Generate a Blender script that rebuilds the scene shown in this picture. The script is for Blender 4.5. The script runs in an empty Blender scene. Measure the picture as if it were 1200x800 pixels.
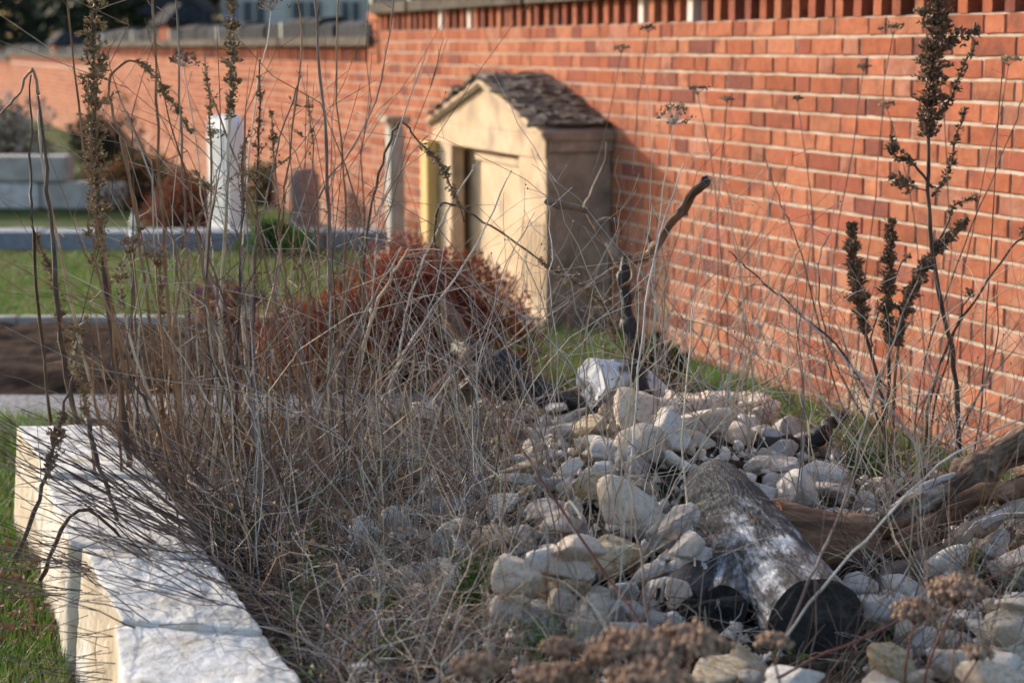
import bpy, bmesh, math, random
import numpy as np
from mathutils import Vector, Matrix, Quaternion, noise

random.seed(7)
rng = np.random.default_rng(7)
C = bpy.context.scene.collection
SC = bpy.context.scene
R = math.radians

# ------------------------------------------------------------------ camera
CAM_Z = 1.45
F_PX = 2100.0
PITCH = math.atan(344 / 2100)
cam = bpy.data.cameras.new("camera")
camo = bpy.data.objects.new("camera", cam)
C.objects.link(camo)
camo.location = (0, 0, CAM_Z)
camo.rotation_euler = (math.pi / 2 - PITCH, 0, 0)
cam.sensor_width = 36
cam.lens = 36 * F_PX / 1200
cam.clip_start = 0.05
cam.clip_end = 2000
cam.dof.use_dof = True
cam.dof.focus_distance = 4.35
cam.dof.aperture_fstop = 3.1
cam.dof.aperture_blades = 7
SC.camera = camo

# ------------------------------------------------------------------ light
SUN_EL = 18
NX, NY = 0.9374, 0.3482          # into the brick wall
UX, UY = -0.3482, 0.9374         # along the brick wall, away from the camera
_a = R(63)
tx, ty = math.cos(_a) * NX - math.sin(_a) * UX, math.cos(_a) * NY - math.sin(_a) * UY
sund = Vector((tx * math.cos(R(SUN_EL)), ty * math.cos(R(SUN_EL)), -math.sin(R(SUN_EL))))
sl = bpy.data.lights.new("sun", 'SUN')
sl.energy = 2.25
sl.angle = R(0.6)
sl.color = (1.0, 0.90, 0.80)
so = bpy.data.objects.new("sun", sl)
C.objects.link(so)
so.rotation_euler = sund.to_track_quat('-Z', 'Y').to_euler()
so.location = (-6, 6, 8)
W_ = bpy.data.worlds.new("World")
SC.world = W_
W_.use_nodes = True
wn = W_.node_tree
bg = wn.nodes['Background']
sky = wn.nodes.new('ShaderNodeTexSky')
sky.sky_type = 'NISHITA'
sky.sun_disc = False
sky.sun_elevation = R(SUN_EL)
sky.sun_rotation = math.atan2(-tx, -ty)
sky.air_density = 1.0
sky.dust_density = 2.5
wn.links.new(sky.outputs[0], bg.inputs[0])
bg.inputs[1].default_value = 0.15
SC.view_settings.view_transform = 'Standard'
SC.view_settings.look = 'None'
SC.view_settings.exposure = 1.25
SC.view_settings.gamma = 1

# ------------------------------------------------------------------ helpers
def ray(px, py):
    x, y = (px - 600) / F_PX, -(py - 400) / F_PX
    c, s = math.cos(PITCH), math.sin(PITCH)
    return Vector((x, c + y * s, -s + y * c))

def at(px, py, Y):
    """the point of the place seen at photo pixel (px, py), Y metres ahead"""
    d = ray(px, py)
    return Vector((0, 0, CAM_Z)) + d * (Y / d.y)

def atz(px, py, z):
    d = ray(px, py)
    return Vector((0, 0, CAM_Z)) + d * ((z - CAM_Z) / d.z)

def tag(o, label=None, cat=None, group=None, kind=None):
    if label: o['label'] = label
    if cat: o['category'] = cat
    if group: o['group'] = group
    if kind: o['kind'] = kind
    return o

def empty(name, loc=(0, 0, 0), rz=0, label=None, cat=None, group=None):
    o = bpy.data.objects.new(name, None)
    C.objects.link(o)
    o.location = loc
    o.rotation_euler = (0, 0, rz)
    return tag(o, label, cat, group)

class MB:
    def __init__(self):
        self.v, self.f, self.m, self.n = [], [], [], 0
    def add(self, verts, faces, mi=0):
        b = self.n
        self.v.extend(verts)
        self.n += len(verts)
        for f in faces:
            self.f.append([i + b for i in f])
        self.m.extend([mi] * len(faces))
    def box(self, x0, x1, y0, y1, z0, z1, mi=0):
        self.add([(x0, y0, z0), (x1, y0, z0), (x1, y1, z0), (x0, y1, z0), (x0, y0, z1), (x1, y0, z1), (x1, y1, z1), (x0, y1, z1)],
                 [(0, 3, 2, 1), (4, 5, 6, 7), (0, 1, 5, 4), (1, 2, 6, 5), (2, 3, 7, 6), (3, 0, 4, 7)], mi)
    def tube(self, P, rad, sides=5, mi=0, cap=True):
        P = np.asarray(P, float)
        n = len(P)
        rad = np.broadcast_to(np.asarray(rad, float), (n,))
        T = np.gradient(P, axis=0)
        T /= np.linalg.norm(T, axis=1)[:, None] + 1e-9
        ref = np.array([0.0, 0, 1]) if abs(T[:, 2]).mean() < 0.8 else np.array([1.0, 0.2, 0])
        A = np.cross(T, ref); A /= np.linalg.norm(A, axis=1)[:, None] + 1e-9
        B = np.cross(T, A)
        a = np.arange(sides) / sides * 2 * math.pi
        V = P[:, None, :] + rad[:, None, None] * (np.cos(a)[None, :, None] * A[:, None, :] + np.sin(a)[None, :, None] * B[:, None, :])
        b = self.n
        self.v.extend(map(tuple, V.reshape(-1, 3)))
        self.n += n * sides
        k = 0
        for i in range(n - 1):
            r0 = b + i * sides; r1 = r0 + sides
            for j in range(sides):
                j2 = (j + 1) % sides
                self.f.append((r0 + j, r0 + j2, r1 + j2, r1 + j)); k += 1
        if cap:
            self.f.append(tuple(b + j for j in range(sides))[::-1]); self.f.append(tuple(b + (n - 1) * sides + j for j in range(sides))); k += 2
        self.m.extend([mi] * k)
    def leaf(self, p, d, nrm, L, Wd, mi=0, curl=0.3):
        """a small pointed leaf of two folded faces"""
        p = Vector(p); d = Vector(d).normalized(); s = d.cross(Vector(nrm))
        if s.length < 1e-4: s = d.cross(Vector((0.3, 0.5, 0.8)))
        s.normalize(); up = s.cross(d)
        q = [p, p + d * L * .5 + s * Wd * .5 + up * L * curl * .3, p + d * L + up * L * curl * -.2, p + d * L * .5 - s * Wd * .5 + up * L * curl * .3, p + d * L * .5]
        self.add([tuple(a) for a in q], [(0, 1, 4), (1, 2, 4), (2, 3, 4), (3, 0, 4)], mi)
    def blob(self, p, r, mi=0, sq=1.0, axis=None):
        """a little six-cornered seed"""
        p = np.asarray(p, float)
        e = OCT * r
        e = e * np.array([1, 1, sq])
        if axis is not None:
            q = Vector((0, 0, 1)).rotation_difference(Vector(axis))
            e = np.array([tuple(q @ Vector(a)) for a in e])
        self.add([tuple(a) for a in (p + e)], OCTF, mi)
    def build(self, name, mats, parent=None, smooth=False):
        me = bpy.data.meshes.new(name)
        me.from_pydata(self.v, [], self.f)
        if not isinstance(mats, (list, tuple)): mats = [mats]
        for mm in mats: me.materials.append(mm)
        if len(mats) > 1: me.polygons.foreach_set('material_index', self.m)
        if smooth: me.polygons.foreach_set('use_smooth', [True] * len(self.f))
        me.update()
        o = bpy.data.objects.new(name, me)
        C.objects.link(o)
        if parent: o.parent = parent
        return o

OCT = np.array([(1, 0, 0), (-.5, .87, 0), (-.5, -.87, 0), (0, 0, 1.15), (0, 0, -1.15)], float)
OCTF = [(0, 1, 3), (1, 2, 3), (2, 0, 3), (1, 0, 4), (2, 1, 4), (0, 2, 4)]

def linkmesh(name, me, parent=None, loc=None, rot=None, scale=None):
    o = bpy.data.objects.new(name, me)
    C.objects.link(o)
    if parent: o.parent = parent
    if loc is not None: o.location = loc
    if rot is not None: o.rotation_euler = rot
    if scale is not None: o.scale = scale
    return o

# ------------------------------------------------------------------ materials
def mat(name, cols, scale=8, detail=6, rough=0.85, bump=0.3, bscale=None, bdist=0.01, pos=None, coord='Object',
        rand=0.0, spec=0.3, extra=None, stretch=None, hue_rand=0.0, transl=0.0, noise_rough=.6, world=None):
    m = bpy.data.materials.new(name)
    m.use_nodes = True
    nt = m.node_tree; N = nt.nodes; L = nt.links
    b = N['Principled BSDF']
    b.inputs['Roughness'].default_value = rough
    b.inputs['Specular IOR Level'].default_value = spec
    tc = N.new('ShaderNodeTexCoord')
    vec = tc.outputs[coord]
    if stretch:
        mp = N.new('ShaderNodeMapping'); mp.inputs['Scale'].default_value = stretch
        L.new(vec, mp.inputs[0]); vec = mp.outputs[0]
    oi = N.new('ShaderNodeObjectInfo')
    if rand or hue_rand:
        va = N.new('ShaderNodeVectorMath'); va.operation = 'ADD'
        sc = N.new('ShaderNodeVectorMath'); sc.operation = 'SCALE'
        cb = N.new('ShaderNodeCombineXYZ')
        for i in range(3): L.new(oi.outputs['Random'], cb.inputs[i])
        L.new(cb.outputs[0], sc.inputs[0]); sc.inputs['Scale'].default_value = 47.0
        L.new(vec, va.inputs[0]); L.new(sc.outputs[0], va.inputs[1]); vec = va.outputs[0]
    no = N.new('ShaderNodeTexNoise')
    no.inputs['Scale'].default_value = scale; no.inputs['Detail'].default_value = detail; no.inputs['Roughness'].default_value = noise_rough
    L.new(vec, no.inputs['Vector'])
    cr = N.new('ShaderNodeValToRGB')
    el = cr.color_ramp.elements
    k = len(cols)
    pos = pos or [0.3 + 0.4 * i / max(1, k - 1) for i in range(k)]
    while len(el) < k: el.new(0.5)
    for i in range(k):
        el[i].position = pos[i]; el[i].color = (*cols[i], 1)
    L.new(no.outputs[0], cr.inputs[0])
    out = cr.outputs[0]
    if extra:                       # a second, coarser stain laid over the first
        c2, s2, lo, hi = extra
        n2 = N.new('ShaderNodeTexNoise'); n2.inputs['Scale'].default_value = s2; n2.inputs['Detail'].default_value = 7
        L.new(vec, n2.inputs['Vector'])
        mr = N.new('ShaderNodeMapRange'); mr.inputs[1].default_value = lo; mr.inputs[2].default_value = hi
        L.new(n2.outputs[0], mr.inputs[0])
        mx = N.new('ShaderNodeMix'); mx.data_type = 'RGBA'
        L.new(mr.outputs[0], mx.inputs[0]); L.new(out, mx.inputs[6]); mx.inputs[7].default_value = (*c2, 1)
        out = mx.outputs[2]
    for (c3, s3, lo, hi, zlo, zhi) in (world or []):
        gp = N.new('ShaderNodeNewGeometry')
        n4 = N.new('ShaderNodeTexNoise'); n4.inputs['Scale'].default_value = s3; n4.inputs['Detail'].default_value = 8; n4.inputs['Roughness'].default_value = .65
        L.new(gp.outputs['Position'], n4.inputs['Vector'])
        mr = N.new('ShaderNodeMapRange'); mr.inputs[1].default_value = lo; mr.inputs[2].default_value = hi; mr.inputs[4].default_value = .8
        L.new(n4.outputs[0], mr.inputs[0]); f = mr.outputs[0]
        if zhi is not None:
            sx = N.new('ShaderNodeSeparateXYZ'); L.new(gp.outputs['Position'], sx.inputs[0])
            mz = N.new('ShaderNodeMapRange'); mz.inputs[1].default_value = zhi; mz.inputs[2].default_value = zlo; L.new(sx.outputs[2], mz.inputs[0])
            mm_ = N.new('ShaderNodeMath'); mm_.operation = 'MULTIPLY'; L.new(f, mm_.inputs[0]); L.new(mz.outputs[0], mm_.inputs[1]); f = mm_.outputs[0]
        mx = N.new('ShaderNodeMix'); mx.data_type = 'RGBA'
        L.new(f, mx.inputs[0]); L.new(out, mx.inputs[6]); mx.inputs[7].default_value = (*c3, 1); out = mx.outputs[2]
    if rand or hue_rand:
        hs = N.new('ShaderNodeHueSaturation')
        mr = N.new('ShaderNodeMapRange'); mr.inputs[3].default_value = 1 - rand; mr.inputs[4].default_value = 1 + rand
        L.new(oi.outputs['Random'], mr.inputs[0]); L.new(mr.outputs[0], hs.inputs['Value'])
        if hue_rand:
            m1 = N.new('ShaderNodeMath'); m1.operation = 'MULTIPLY'; m1.inputs[1].default_value = 7.31
            m2 = N.new('ShaderNodeMath'); m2.operation = 'FRACT'
            L.new(oi.outputs['Random'], m1.inputs[0]); L.new(m1.outputs[0], m2.inputs[0])
            mr2 = N.new('ShaderNodeMapRange'); mr2.inputs[3].default_value = 1 - hue_rand; mr2.inputs[4].default_value = 1 + hue_rand
            L.new(m2.outputs[0], mr2.inputs[0]); L.new(mr2.outputs[0], hs.inputs['Saturation'])
        L.new(out, hs.inputs['Color']); out = hs.outputs[0]
    L.new(out, b.inputs['Base Color'])
    if bump:
        nb = N.new('ShaderNodeTexNoise'); nb.inputs['Scale'].default_value = bscale or scale * 3; nb.inputs['Detail'].default_value = 8
        nb.inputs['Roughness'].default_value = .65
        L.new(vec, nb.inputs['Vector'])
        bp = N.new('ShaderNodeBump'); bp.inputs['Strength'].default_value = bump; bp.inputs['Distance'].default_value = bdist
        L.new(nb.outputs[0], bp.inputs['Height']); L.new(bp.outputs[0], b.inputs['Normal'])
    if transl:
        tr = N.new('ShaderNodeBsdfTranslucent'); ms = N.new('ShaderNodeMixShader'); ms.inputs[0].default_value = transl
        L.new(out, tr.inputs[0]); L.new(b.outputs[0], ms.inputs[1]); L.new(tr.outputs[0], ms.inputs[2])
        L.new(ms.outputs[0], N['Material Output'].inputs[0])
    return m

BR = []
for i, (a, b_) in enumerate([((.33, .110, .060), (.42, .163, .096)), ((.29, .090, .050), (.37, .130, .074)), ((.37, .137, .075), (.45, .195, .118)),
                             ((.27, .088, .056), (.34, .115, .076)), ((.16, .064, .052), (.27, .096, .070)), ((.33, .125, .078), (.43, .21, .148))]):
    BR.append(mat('brick_clay_tone', [a, b_], scale=26, bump=.8, bscale=70, bdist=.006, rand=.14, spec=.04, rough=1.0, extra=((.22, .085, .06), 11, .52, .72),
                  world=[((.50, .40, .29), 4.5, .50, .66, .05, .75), ((.16, .075, .055), 2.2, .56, .74, 0, None), ((.50, .33, .25), 9, .64, .78, 0, None)]))
M_mortar = mat('lime_mortar', [(.36, .29, .22), (.56, .49, .41)], scale=14, bump=.5, bscale=120, bdist=.004, spec=.04, rough=1.0)
M_coping = mat('weathered_coping', [(.06, .05, .042), (.16, .135, .11)], scale=9, bump=.5, spec=.05, rough=1.0)
M_tile = mat('slate_grey_tile', [(.016, .017, .020), (.055, .058, .066)], scale=12, bump=.6, rand=.3, spec=.06, rough=1.0)
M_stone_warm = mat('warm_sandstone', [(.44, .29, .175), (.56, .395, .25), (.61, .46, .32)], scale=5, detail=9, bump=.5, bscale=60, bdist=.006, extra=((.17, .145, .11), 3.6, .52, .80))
M_stone_yel = mat('yellow_sandstone', [(.52, .34, .11), (.62, .42, .18)], scale=6, bump=.3, bscale=60, bdist=.004)
M_stone_dark = mat('weathered_shaded_sandstone', [(.15, .112, .084), (.32, .24, .178), (.47, .37, .28)], scale=6, detail=9, noise_rough=.7, bump=.5, bscale=40)  # weathered stone, dark enough to carry the tomb side's shade in its colour
M_slate = mat('roof_stone_slate', [(.040, .028, .021), (.13, .095, .070), (.25, .20, .155)], scale=16, bump=.6, rand=.3)
ROCK_TONES = ['chalk white', 'cream', 'ochre stained', 'grey']
M_ROCKS = [mat('limestone_' + nm.replace(' ', '_'), cs, scale=6, bump=.9, bscale=30, bdist=.012, rand=.08, pos=[.30, .42, .55, .70], extra=ex, noise_rough=.7) for nm, cs, ex in (
    ('chalk white', [(.48, .41, .35), (.71, .64, .57), (.81, .75, .69), (.86, .82, .77)], ((.50, .38, .24), 4.5, .62, .78)),
    ('cream', [(.42, .32, .23), (.64, .51, .40), (.75, .64, .53), (.81, .73, .64)], ((.42, .27, .13), 4.5, .58, .78)),
    ('ochre stained', [(.32, .20, .10), (.52, .37, .21), (.66, .54, .38), (.74, .68, .57)], ((.40, .20, .06), 4.0, .50, .72)),
    ('grey', [(.28, .23, .20), (.47, .40, .36), (.60, .53, .48), (.71, .64, .59)], ((.36, .28, .19), 4.5, .58, .80)))]
M_rock = M_ROCKS[1]
M_block = mat('cut_limestone', [(.26, .235, .20), (.47, .45, .42), (.57, .565, .555), (.64, .64, .64)], scale=11, detail=10, bump=1.0, bscale=55, bdist=.012, rand=.05,
              pos=[.30, .42, .52, .66], extra=((.40, .32, .22), 7.0, .60, .74), noise_rough=.72)
M_block_face = mat('split_limestone', [(.38, .29, .185), (.48, .40, .29), (.54, .49, .41)], scale=5, detail=9, bump=1.0, bscale=40, bdist=.012, extra=((.60, .57, .52), 4.5, .50, .60), stretch=(1, 1, .6))
M_greyblock = mat('old_concrete_block', [(.28, .26, .23), (.46, .44, .40)], scale=7, bump=.4)
M_marble = mat('white_marble', [(.66, .65, .63), (.84, .84, .83)], scale=6, bump=.3)
M_kerb = mat('blue_grey_granite', [(.14, .16, .19), (.24, .27, .31)], scale=20, bump=.3)
M_soil = mat('bed_soil', [(.018, .013, .010), (.045, .034, .025), (.09, .07, .052), (.16, .135, .105)], scale=22, detail=10, bump=.9, bscale=70, spec=.04, rough=1.0, bdist=.02, pos=[.3, .45, .58, .72])
M_soil2 = mat('dark_turned_soil', [(.016, .010, .007), (.042, .025, .018), (.08, .05, .038)], scale=9, detail=9, bump=.9, bscale=30, spec=.04, rough=1.0, bdist=.03)
M_gravel = mat('grey_gravel', [(.10, .10, .10), (.26, .25, .25), (.42, .41, .41)], scale=45, detail=8, bump=.7, bscale=70, spec=.04, rough=1.0, bdist=.02)
M_ground = mat('rough_turf', [(.035, .05, .014), (.075, .10, .03), (.13, .11, .06)], scale=3.0, detail=10, bump=.8, bscale=60, spec=.04, rough=1.0, bdist=.02)
M_lawn = mat('lawn_turf', [(.035, .075, .010), (.07, .13, .022), (.10, .15, .04)], scale=3, detail=9, bump=.8, bscale=80, spec=.04, rough=1.0, bdist=.02)
M_grass = mat('green_grass_blade', [(.05, .12, .012), (.10, .20, .03), (.17, .24, .06)], scale=5, bump=0, transl=.35, rough=.6)
M_grass_dry = mat('faded_grass_blade', [(.16, .15, .06), (.26, .22, .11)], scale=5, bump=0, transl=.3, rough=.7)
S_TAN = mat('straw_stem', [(.29, .215, .135), (.46, .37, .26), (.60, .52, .40)], scale=9, bump=0, rough=.7)
S_GREY = mat('bleached_grey_stem', [(.25, .22, .20), (.42, .38, .34), (.58, .54, .49)], scale=9, bump=0, rough=.7)
S_BROWN = mat('brown_stem', [(.13, .068, .036), (.24, .135, .075), (.36, .225, .135)], scale=7, bump=.2, bscale=200, bdist=.002, rough=.7)
S_DARK = mat('dark_stem', [(.030, .020, .016), (.080, .052, .040), (.15, .105, .08)], scale=7, bump=.2, bscale=200, bdist=.002, rough=.7)
S_MAUVE = mat('greyish_mauve_stem', [(.09, .060, .050), (.20, .145, .12), (.33, .265, .23)], scale=8, bump=0, rough=.75)
S_RED = mat('reddish_stem', [(.10, .034, .025), (.18, .07, .048)], scale=8, bump=0, rough=.65)
STEMS = [S_TAN, S_GREY, S_BROWN, S_DARK, S_MAUVE, S_RED]
M_seed = mat('dry_seed_head', [(.12, .075, .038), (.27, .18, .095), (.44, .33, .20)], scale=60, bump=0, rough=.85, transl=.15)
M_seedpale = mat('pale_seed_head', [(.16, .11, .06), (.32, .235, .14), (.48, .385, .26)], scale=60, bump=0, rough=.85, transl=.15)
M_seeddark = mat('dark_seed_head', [(.07, .040, .024), (.18, .11, .068), (.34, .235, .155)], scale=60, bump=0, rough=.85, transl=.1)
M_umbel = mat('rust_brown_umbel', [(.13, .075, .048), (.26, .165, .11), (.37, .26, .185)], scale=70, bump=0, rough=.9)
M_rust = [mat('russet_leaf', [a, b_], scale=12, bump=0, rough=.75, transl=.2) for a, b_ in
          [((.20, .040, .020), (.34, .080, .038)), ((.10, .025, .016), (.20, .050, .028)), ((.34, .10, .045), (.46, .17, .08)), ((.14, .035, .02), (.26, .07, .035))]]
M_deadleaf = mat('curled_dead_leaf', [(.09, .045, .025), (.20, .105, .055), (.33, .20, .11)], scale=20, bump=.2, rough=.8, transl=.15)
M_weedleaf = mat('small_green_weed_leaf', [(.035, .075, .016), (.07, .13, .03), (.12, .17, .05)], scale=20, bump=.1, rough=.55, transl=.25)
M_char = mat('charred_wood', [(.006, .006, .007), (.018, .017, .017), (.05, .045, .042)], scale=24, bump=.8, bscale=60, bdist=.008, rough=.55, spec=.4, stretch=(1, 1, .4))
M_darkleaf = mat('dark_evergreen_leaf', [(.012, .022, .010), (.03, .048, .02)], scale=2, bump=0, rough=.7)
M_darkleaf2 = mat('brown_twiggy_leaf', [(.03, .024, .018), (.075, .06, .045)], scale=2, bump=0, rough=.8)
M_bark = mat('tree_bark', [(.05, .035, .025), (.12, .09, .07)], scale=8, bump=.5)

# log: ashen white skin over charred black wood, in long streaks
def log_mat():
    m = bpy.data.materials.new('ash_and_char_bark'); m.use_nodes = True
    nt = m.node_tree; N = nt.nodes; L = nt.links; b = N['Principled BSDF']
    tc = N.new('ShaderNodeTexCoord'); mp = N.new('ShaderNodeMapping'); mp.inputs['Scale'].default_value = (11, 11, 3.4)
    L.new(tc.outputs['Object'], mp.inputs[0])
    n1 = N.new('ShaderNodeTexNoise'); n1.inputs['Scale'].default_value = 1.9; n1.inputs['Detail'].default_value = 12; n1.inputs['Roughness'].default_value = .74; n1.inputs['Distortion'].default_value = .15
    L.new(mp.outputs[0], n1.inputs['Vector'])
    cr = N.new('ShaderNodeValToRGB'); e = cr.color_ramp.elements
    e[0].position = .36; e[0].color = (.012, .012, .013, 1); e[1].position = .66; e[1].color = (.66, .66, .68, 1)
    for p, c in ((.45, (.040, .038, .040)), (.49, (.07, .069, .072)), (.54, (.29, .29, .30))):
        q = e.new(p); q.color = (*c, 1)
    L.new(n1.outputs[0], cr.inputs[0])
    n2 = N.new('ShaderNodeTexNoise'); n2.inputs['Scale'].default_value = .6; n2.inputs['Detail'].default_value = 5
    L.new(mp.outputs[0], n2.inputs['Vector'])
    mr = N.new('ShaderNodeMapRange'); mr.inputs[1].default_value = .56; mr.inputs[2].default_value = .68
    L.new(n2.outputs[0], mr.inputs[0])
    mx = N.new('ShaderNodeMix'); mx.data_type = 'RGBA'; mx.inputs[7].default_value = (.11, .075, .058, 1)
    ml = N.new('ShaderNodeMath'); ml.operation = 'MULTIPLY'; ml.inputs[1].default_value = .75
    L.new(mr.outputs[0], ml.inputs[0]); L.new(ml.outputs[0], mx.inputs[0]); L.new(cr.outputs[0], mx.inputs[6]); L.new(mx.outputs[2], b.inputs['Base Color'])
    sz = N.new('ShaderNodeSeparateXYZ'); L.new(tc.outputs['Object'], sz.inputs[0])
    n5 = N.new('ShaderNodeTexNoise'); n5.inputs['Scale'].default_value = 9; n5.inputs['Detail'].default_value = 8; L.new(tc.outputs['Object'], n5.inputs['Vector'])
    ad = N.new('ShaderNodeMath'); ad.operation = 'MULTIPLY_ADD'; ad.inputs[1].default_value = 1.3; L.new(n5.outputs[0], ad.inputs[0]); L.new(sz.outputs[2], ad.inputs[2])
    m5 = N.new('ShaderNodeMapRange'); m5.inputs[1].default_value = 1.04; m5.inputs[2].default_value = 1.22; m5.inputs[4].default_value = .93; L.new(ad.outputs[0], m5.inputs[0])
    x5 = N.new('ShaderNodeMix'); x5.data_type = 'RGBA'; x5.inputs[7].default_value = (.028, .027, .028, 1)
    L.new(m5.outputs[0], x5.inputs[0]); L.new(mx.outputs[2], x5.inputs[6]); L.new(x5.outputs[2], b.inputs['Base Color'])
    n3 = N.new('ShaderNodeTexNoise'); n3.inputs['Scale'].default_value = 9; n3.inputs['Detail'].default_value = 9
    L.new(mp.outputs[0], n3.inputs['Vector'])
    bp = N.new('ShaderNodeBump'); bp.inputs['Strength'].default_value = 1.0; bp.inputs['Distance'].default_value = .016
    L.new(n3.outputs[0], bp.inputs['Height']); L.new(bp.outputs[0], b.inputs['Normal'])
    b.inputs['Roughness'].default_value = .68; b.inputs['Specular IOR Level'].default_value = .3
    return m
M_log = log_mat()
M_wood = mat('split_brown_wood', [(.04, .020, .013), (.115, .055, .030), (.22, .115, .062), (.36, .24, .16)], scale=4.5, detail=9, bump=.8, bscale=16, bdist=.012, stretch=(7, 7, 1.0), rough=.7)
M_barkwood = mat('lichen_grey_bark', [(.030, .019, .014), (.09, .055, .036), (.21, .145, .10), (.38, .33, .28)], scale=5, detail=10, bump=1.0, bscale=14, bdist=.018, stretch=(6, 6, 1.6), pos=[.36, .46, .56, .68], extra=((.20, .085, .035), 1.2, .55, .62))
M_chalk = mat('chalk_white_ash', [(.03, .03, .03), (.16, .16, .17), (.62, .63, .66), (.76, .77, .80)], scale=9, detail=9, bump=.8, bscale=30, pos=[.36, .43, .48, .6])
M_heart = mat('orange_heartwood', [(.10, .040, .016), (.27, .11, .04)], scale=5, bump=.8, bscale=20, bdist=.01, stretch=(6, 6, 1))
M_greywood = mat('silvered_bare_wood', [(.17, .15, .14), (.36, .33, .31), (.58, .55, .53)], scale=5, detail=9, bump=.6, bscale=20, bdist=.006, stretch=(7, 7, 1.2), rough=.65)
M_branch = mat('bare_branch_bark', [(.07, .05, .04), (.19, .135, .10), (.36, .28, .22)], scale=9, detail=8, bump=.7, bscale=50, bdist=.005)

# ------------------------------------------------------------------ ground
def sstep(a, b, x):
    t = np.clip((x - a) / (b - a), 0, 1)
    return t * t * (3 - 2 * t)

EDGE_Y = [2.0, 2.6, 3.06, 3.69, 4.33, 5.27, 6.2]
EDGE_X = [.12, -.14, -.343, -.62, -.86, -1.28, -1.62]

def bed_h(x, y):
    x = np.asarray(x, float); y = np.asarray(y, float)
    xl = np.interp(y, EDGE_Y, EDGE_X)
    dw = 3.72 - (NX * x + NY * y)
    h = .275 * sstep(-.06, .02, x - xl) * sstep(.35, 1.05, dw) * (1 - sstep(5.75, 6.15, y))
    pile = .16 * np.exp(-((x - .40) / .36) ** 2 - ((y - 4.75) / .60) ** 2) + .08 * np.exp(-((x - .18) / .26) ** 2 - ((y - 4.0) / .55) ** 2)
    return h + pile * sstep(.5, .9, dw) - .02

def ground_h(x, y):
    return float(max(0.0, bed_h(x, y)))

def sheet(name, x0, x1, y0, y1, z, m, nx=2, ny=2, amp=0, fn=None, kind='structure'):
    xs = np.linspace(x0, x1, nx); ys = np.linspace(y0, y1, ny)
    v = []
    for yy in ys:
        for xx in xs:
            zz = z if fn is None else float(fn(xx, yy))
            if amp: zz += amp * noise.fractal(Vector((xx * 7, yy * 7, 3)), 1, 2, 5)
            v.append((xx, yy, zz))
    f = [(j * nx + i, j * nx + i + 1, (j + 1) * nx + i + 1, (j + 1) * nx + i) for j in range(ny - 1) for i in range(nx - 1)]
    mb = MB(); mb.add(v, f)
    o = mb.build(name, m, smooth=True)
    o['kind'] = kind
    return o

def poly(name, pts, z, m):
    mb = MB(); mb.add([(p[0], p[1], z) for p in pts], [tuple(range(len(pts)))])
    o = mb.build(name, m); o['kind'] = 'structure'; return o

sheet('ground', -400, 400, -20, 900, 0, M_ground)
sheet('planting_bed_soil', -1.75, 2.6, 2.3, 6.3, 0, M_soil, 190, 180, .020, bed_h)
def wl(s, d): return (NX * 3.72 + UX * s - NX * d, NY * 3.72 + UY * s - NY * d)
poly('gravel_path', [(-6, 6.55), (-.2, 6.75), (-.3, 7.45), (-6, 7.4)], .004, M_gravel)
sheet('soil_strip', -6, -.95, 7.45, 9.3, .004, M_soil2, 100, 50, .028, lambda x, y: .07 * sstep(-.95, -1.3, x) * sstep(7.45, 7.7, y) * (1 - sstep(9.0, 9.3, y)) - .0)
poly('lawn', [(-9, 9.45), (-.6, 9.45), (-1.1, 12.7), (-9, 12.7)], .008, M_lawn)
poly('lawn_by_wall', [wl(4.4, .03), wl(8.4, .03), wl(8.4, .75), wl(4.4, .8)], .004, M_lawn)

# ------------------------------------------------------------------ brick wall
WALL_ROT = math.atan2(UY, UX)
FOOT = (NX * 3.72, NY * 3.72, 0)
wall = empty('brick_wall', FOOT, WALL_ROT, 'long red brick cemetery wall with open lattice course and stepped coping', 'wall')
PITCH_Z = .077
LAT_A = 1.57
STEP_B, STEP_C, STEP_D = .231, .43, .55
SEG = [(2.6, 12.9, LAT_A), (12.9, 28.5, LAT_A - STEP_B), (28.5, 43.5, LAT_A - STEP_C), (43.5, 75, LAT_A - STEP_D)]
core = MB()
for s0, s1, top in SEG:
    core.box(s0, s1, -.36, -.006, -.1, top - .002)
core.build('mortar_core', M_mortar, wall)

def brick_mesh(L, mi, H=.0655, D=.10):
    bm = bmesh.new()
    bmesh.ops.create_cube(bm, size=1)
    for v in bm.verts: v.co = Vector((v.co.x * L, v.co.y * D, v.co.z * H))
    ed = [e for e in bm.edges if all(v.co.y > 0 for v in e.verts)]
    bmesh.ops.bevel(bm, geom=ed, offset=.0035, segments=1, affect='EDGES')
    bmesh.ops.subdivide_edges(bm, edges=[e for e in bm.edges if e.calc_length() > .05 and abs(e.verts[0].co.y - e.verts[1].co.y) < .01], cuts=2)
    for v in bm.verts:
        if v.co.y > 0: v.co += Vector((random.gauss(0, .0010), random.gauss(0, .0006), random.gauss(0, .0011)))
    me = bpy.data.meshes.new('brick'); bm.to_mesh(me); bm.free()
    me.materials.append(BR[mi]); return me
BM = {(L, i, k): brick_mesh(L, i) for L in (.24, .115) for i in range(6) for k in range(4)}
brk = []
for k in range(21):
    zc = LAT_A - PITCH_Z * (k + .5)
    s = 2.7 - (k % 2) * .19
    j = 0
    while s < 75:
        L = .24 if j % 2 == 0 else .115
        if s > 2.6 and zc > -.03 and not (s > 12.9 and k < 3) and not (s > 28.5 and k < 6) and not (s > 43.5 and k < 7):
            w = [.33, .22, .22, .10, .06, .07]
            if zc < .35: w = [.18, .12, .22, .10, .06, .32]
            brk.append((s + L / 2, zc, L, random.choices(range(6), w)[0]))
        s += L + .0105; j += 1
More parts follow.
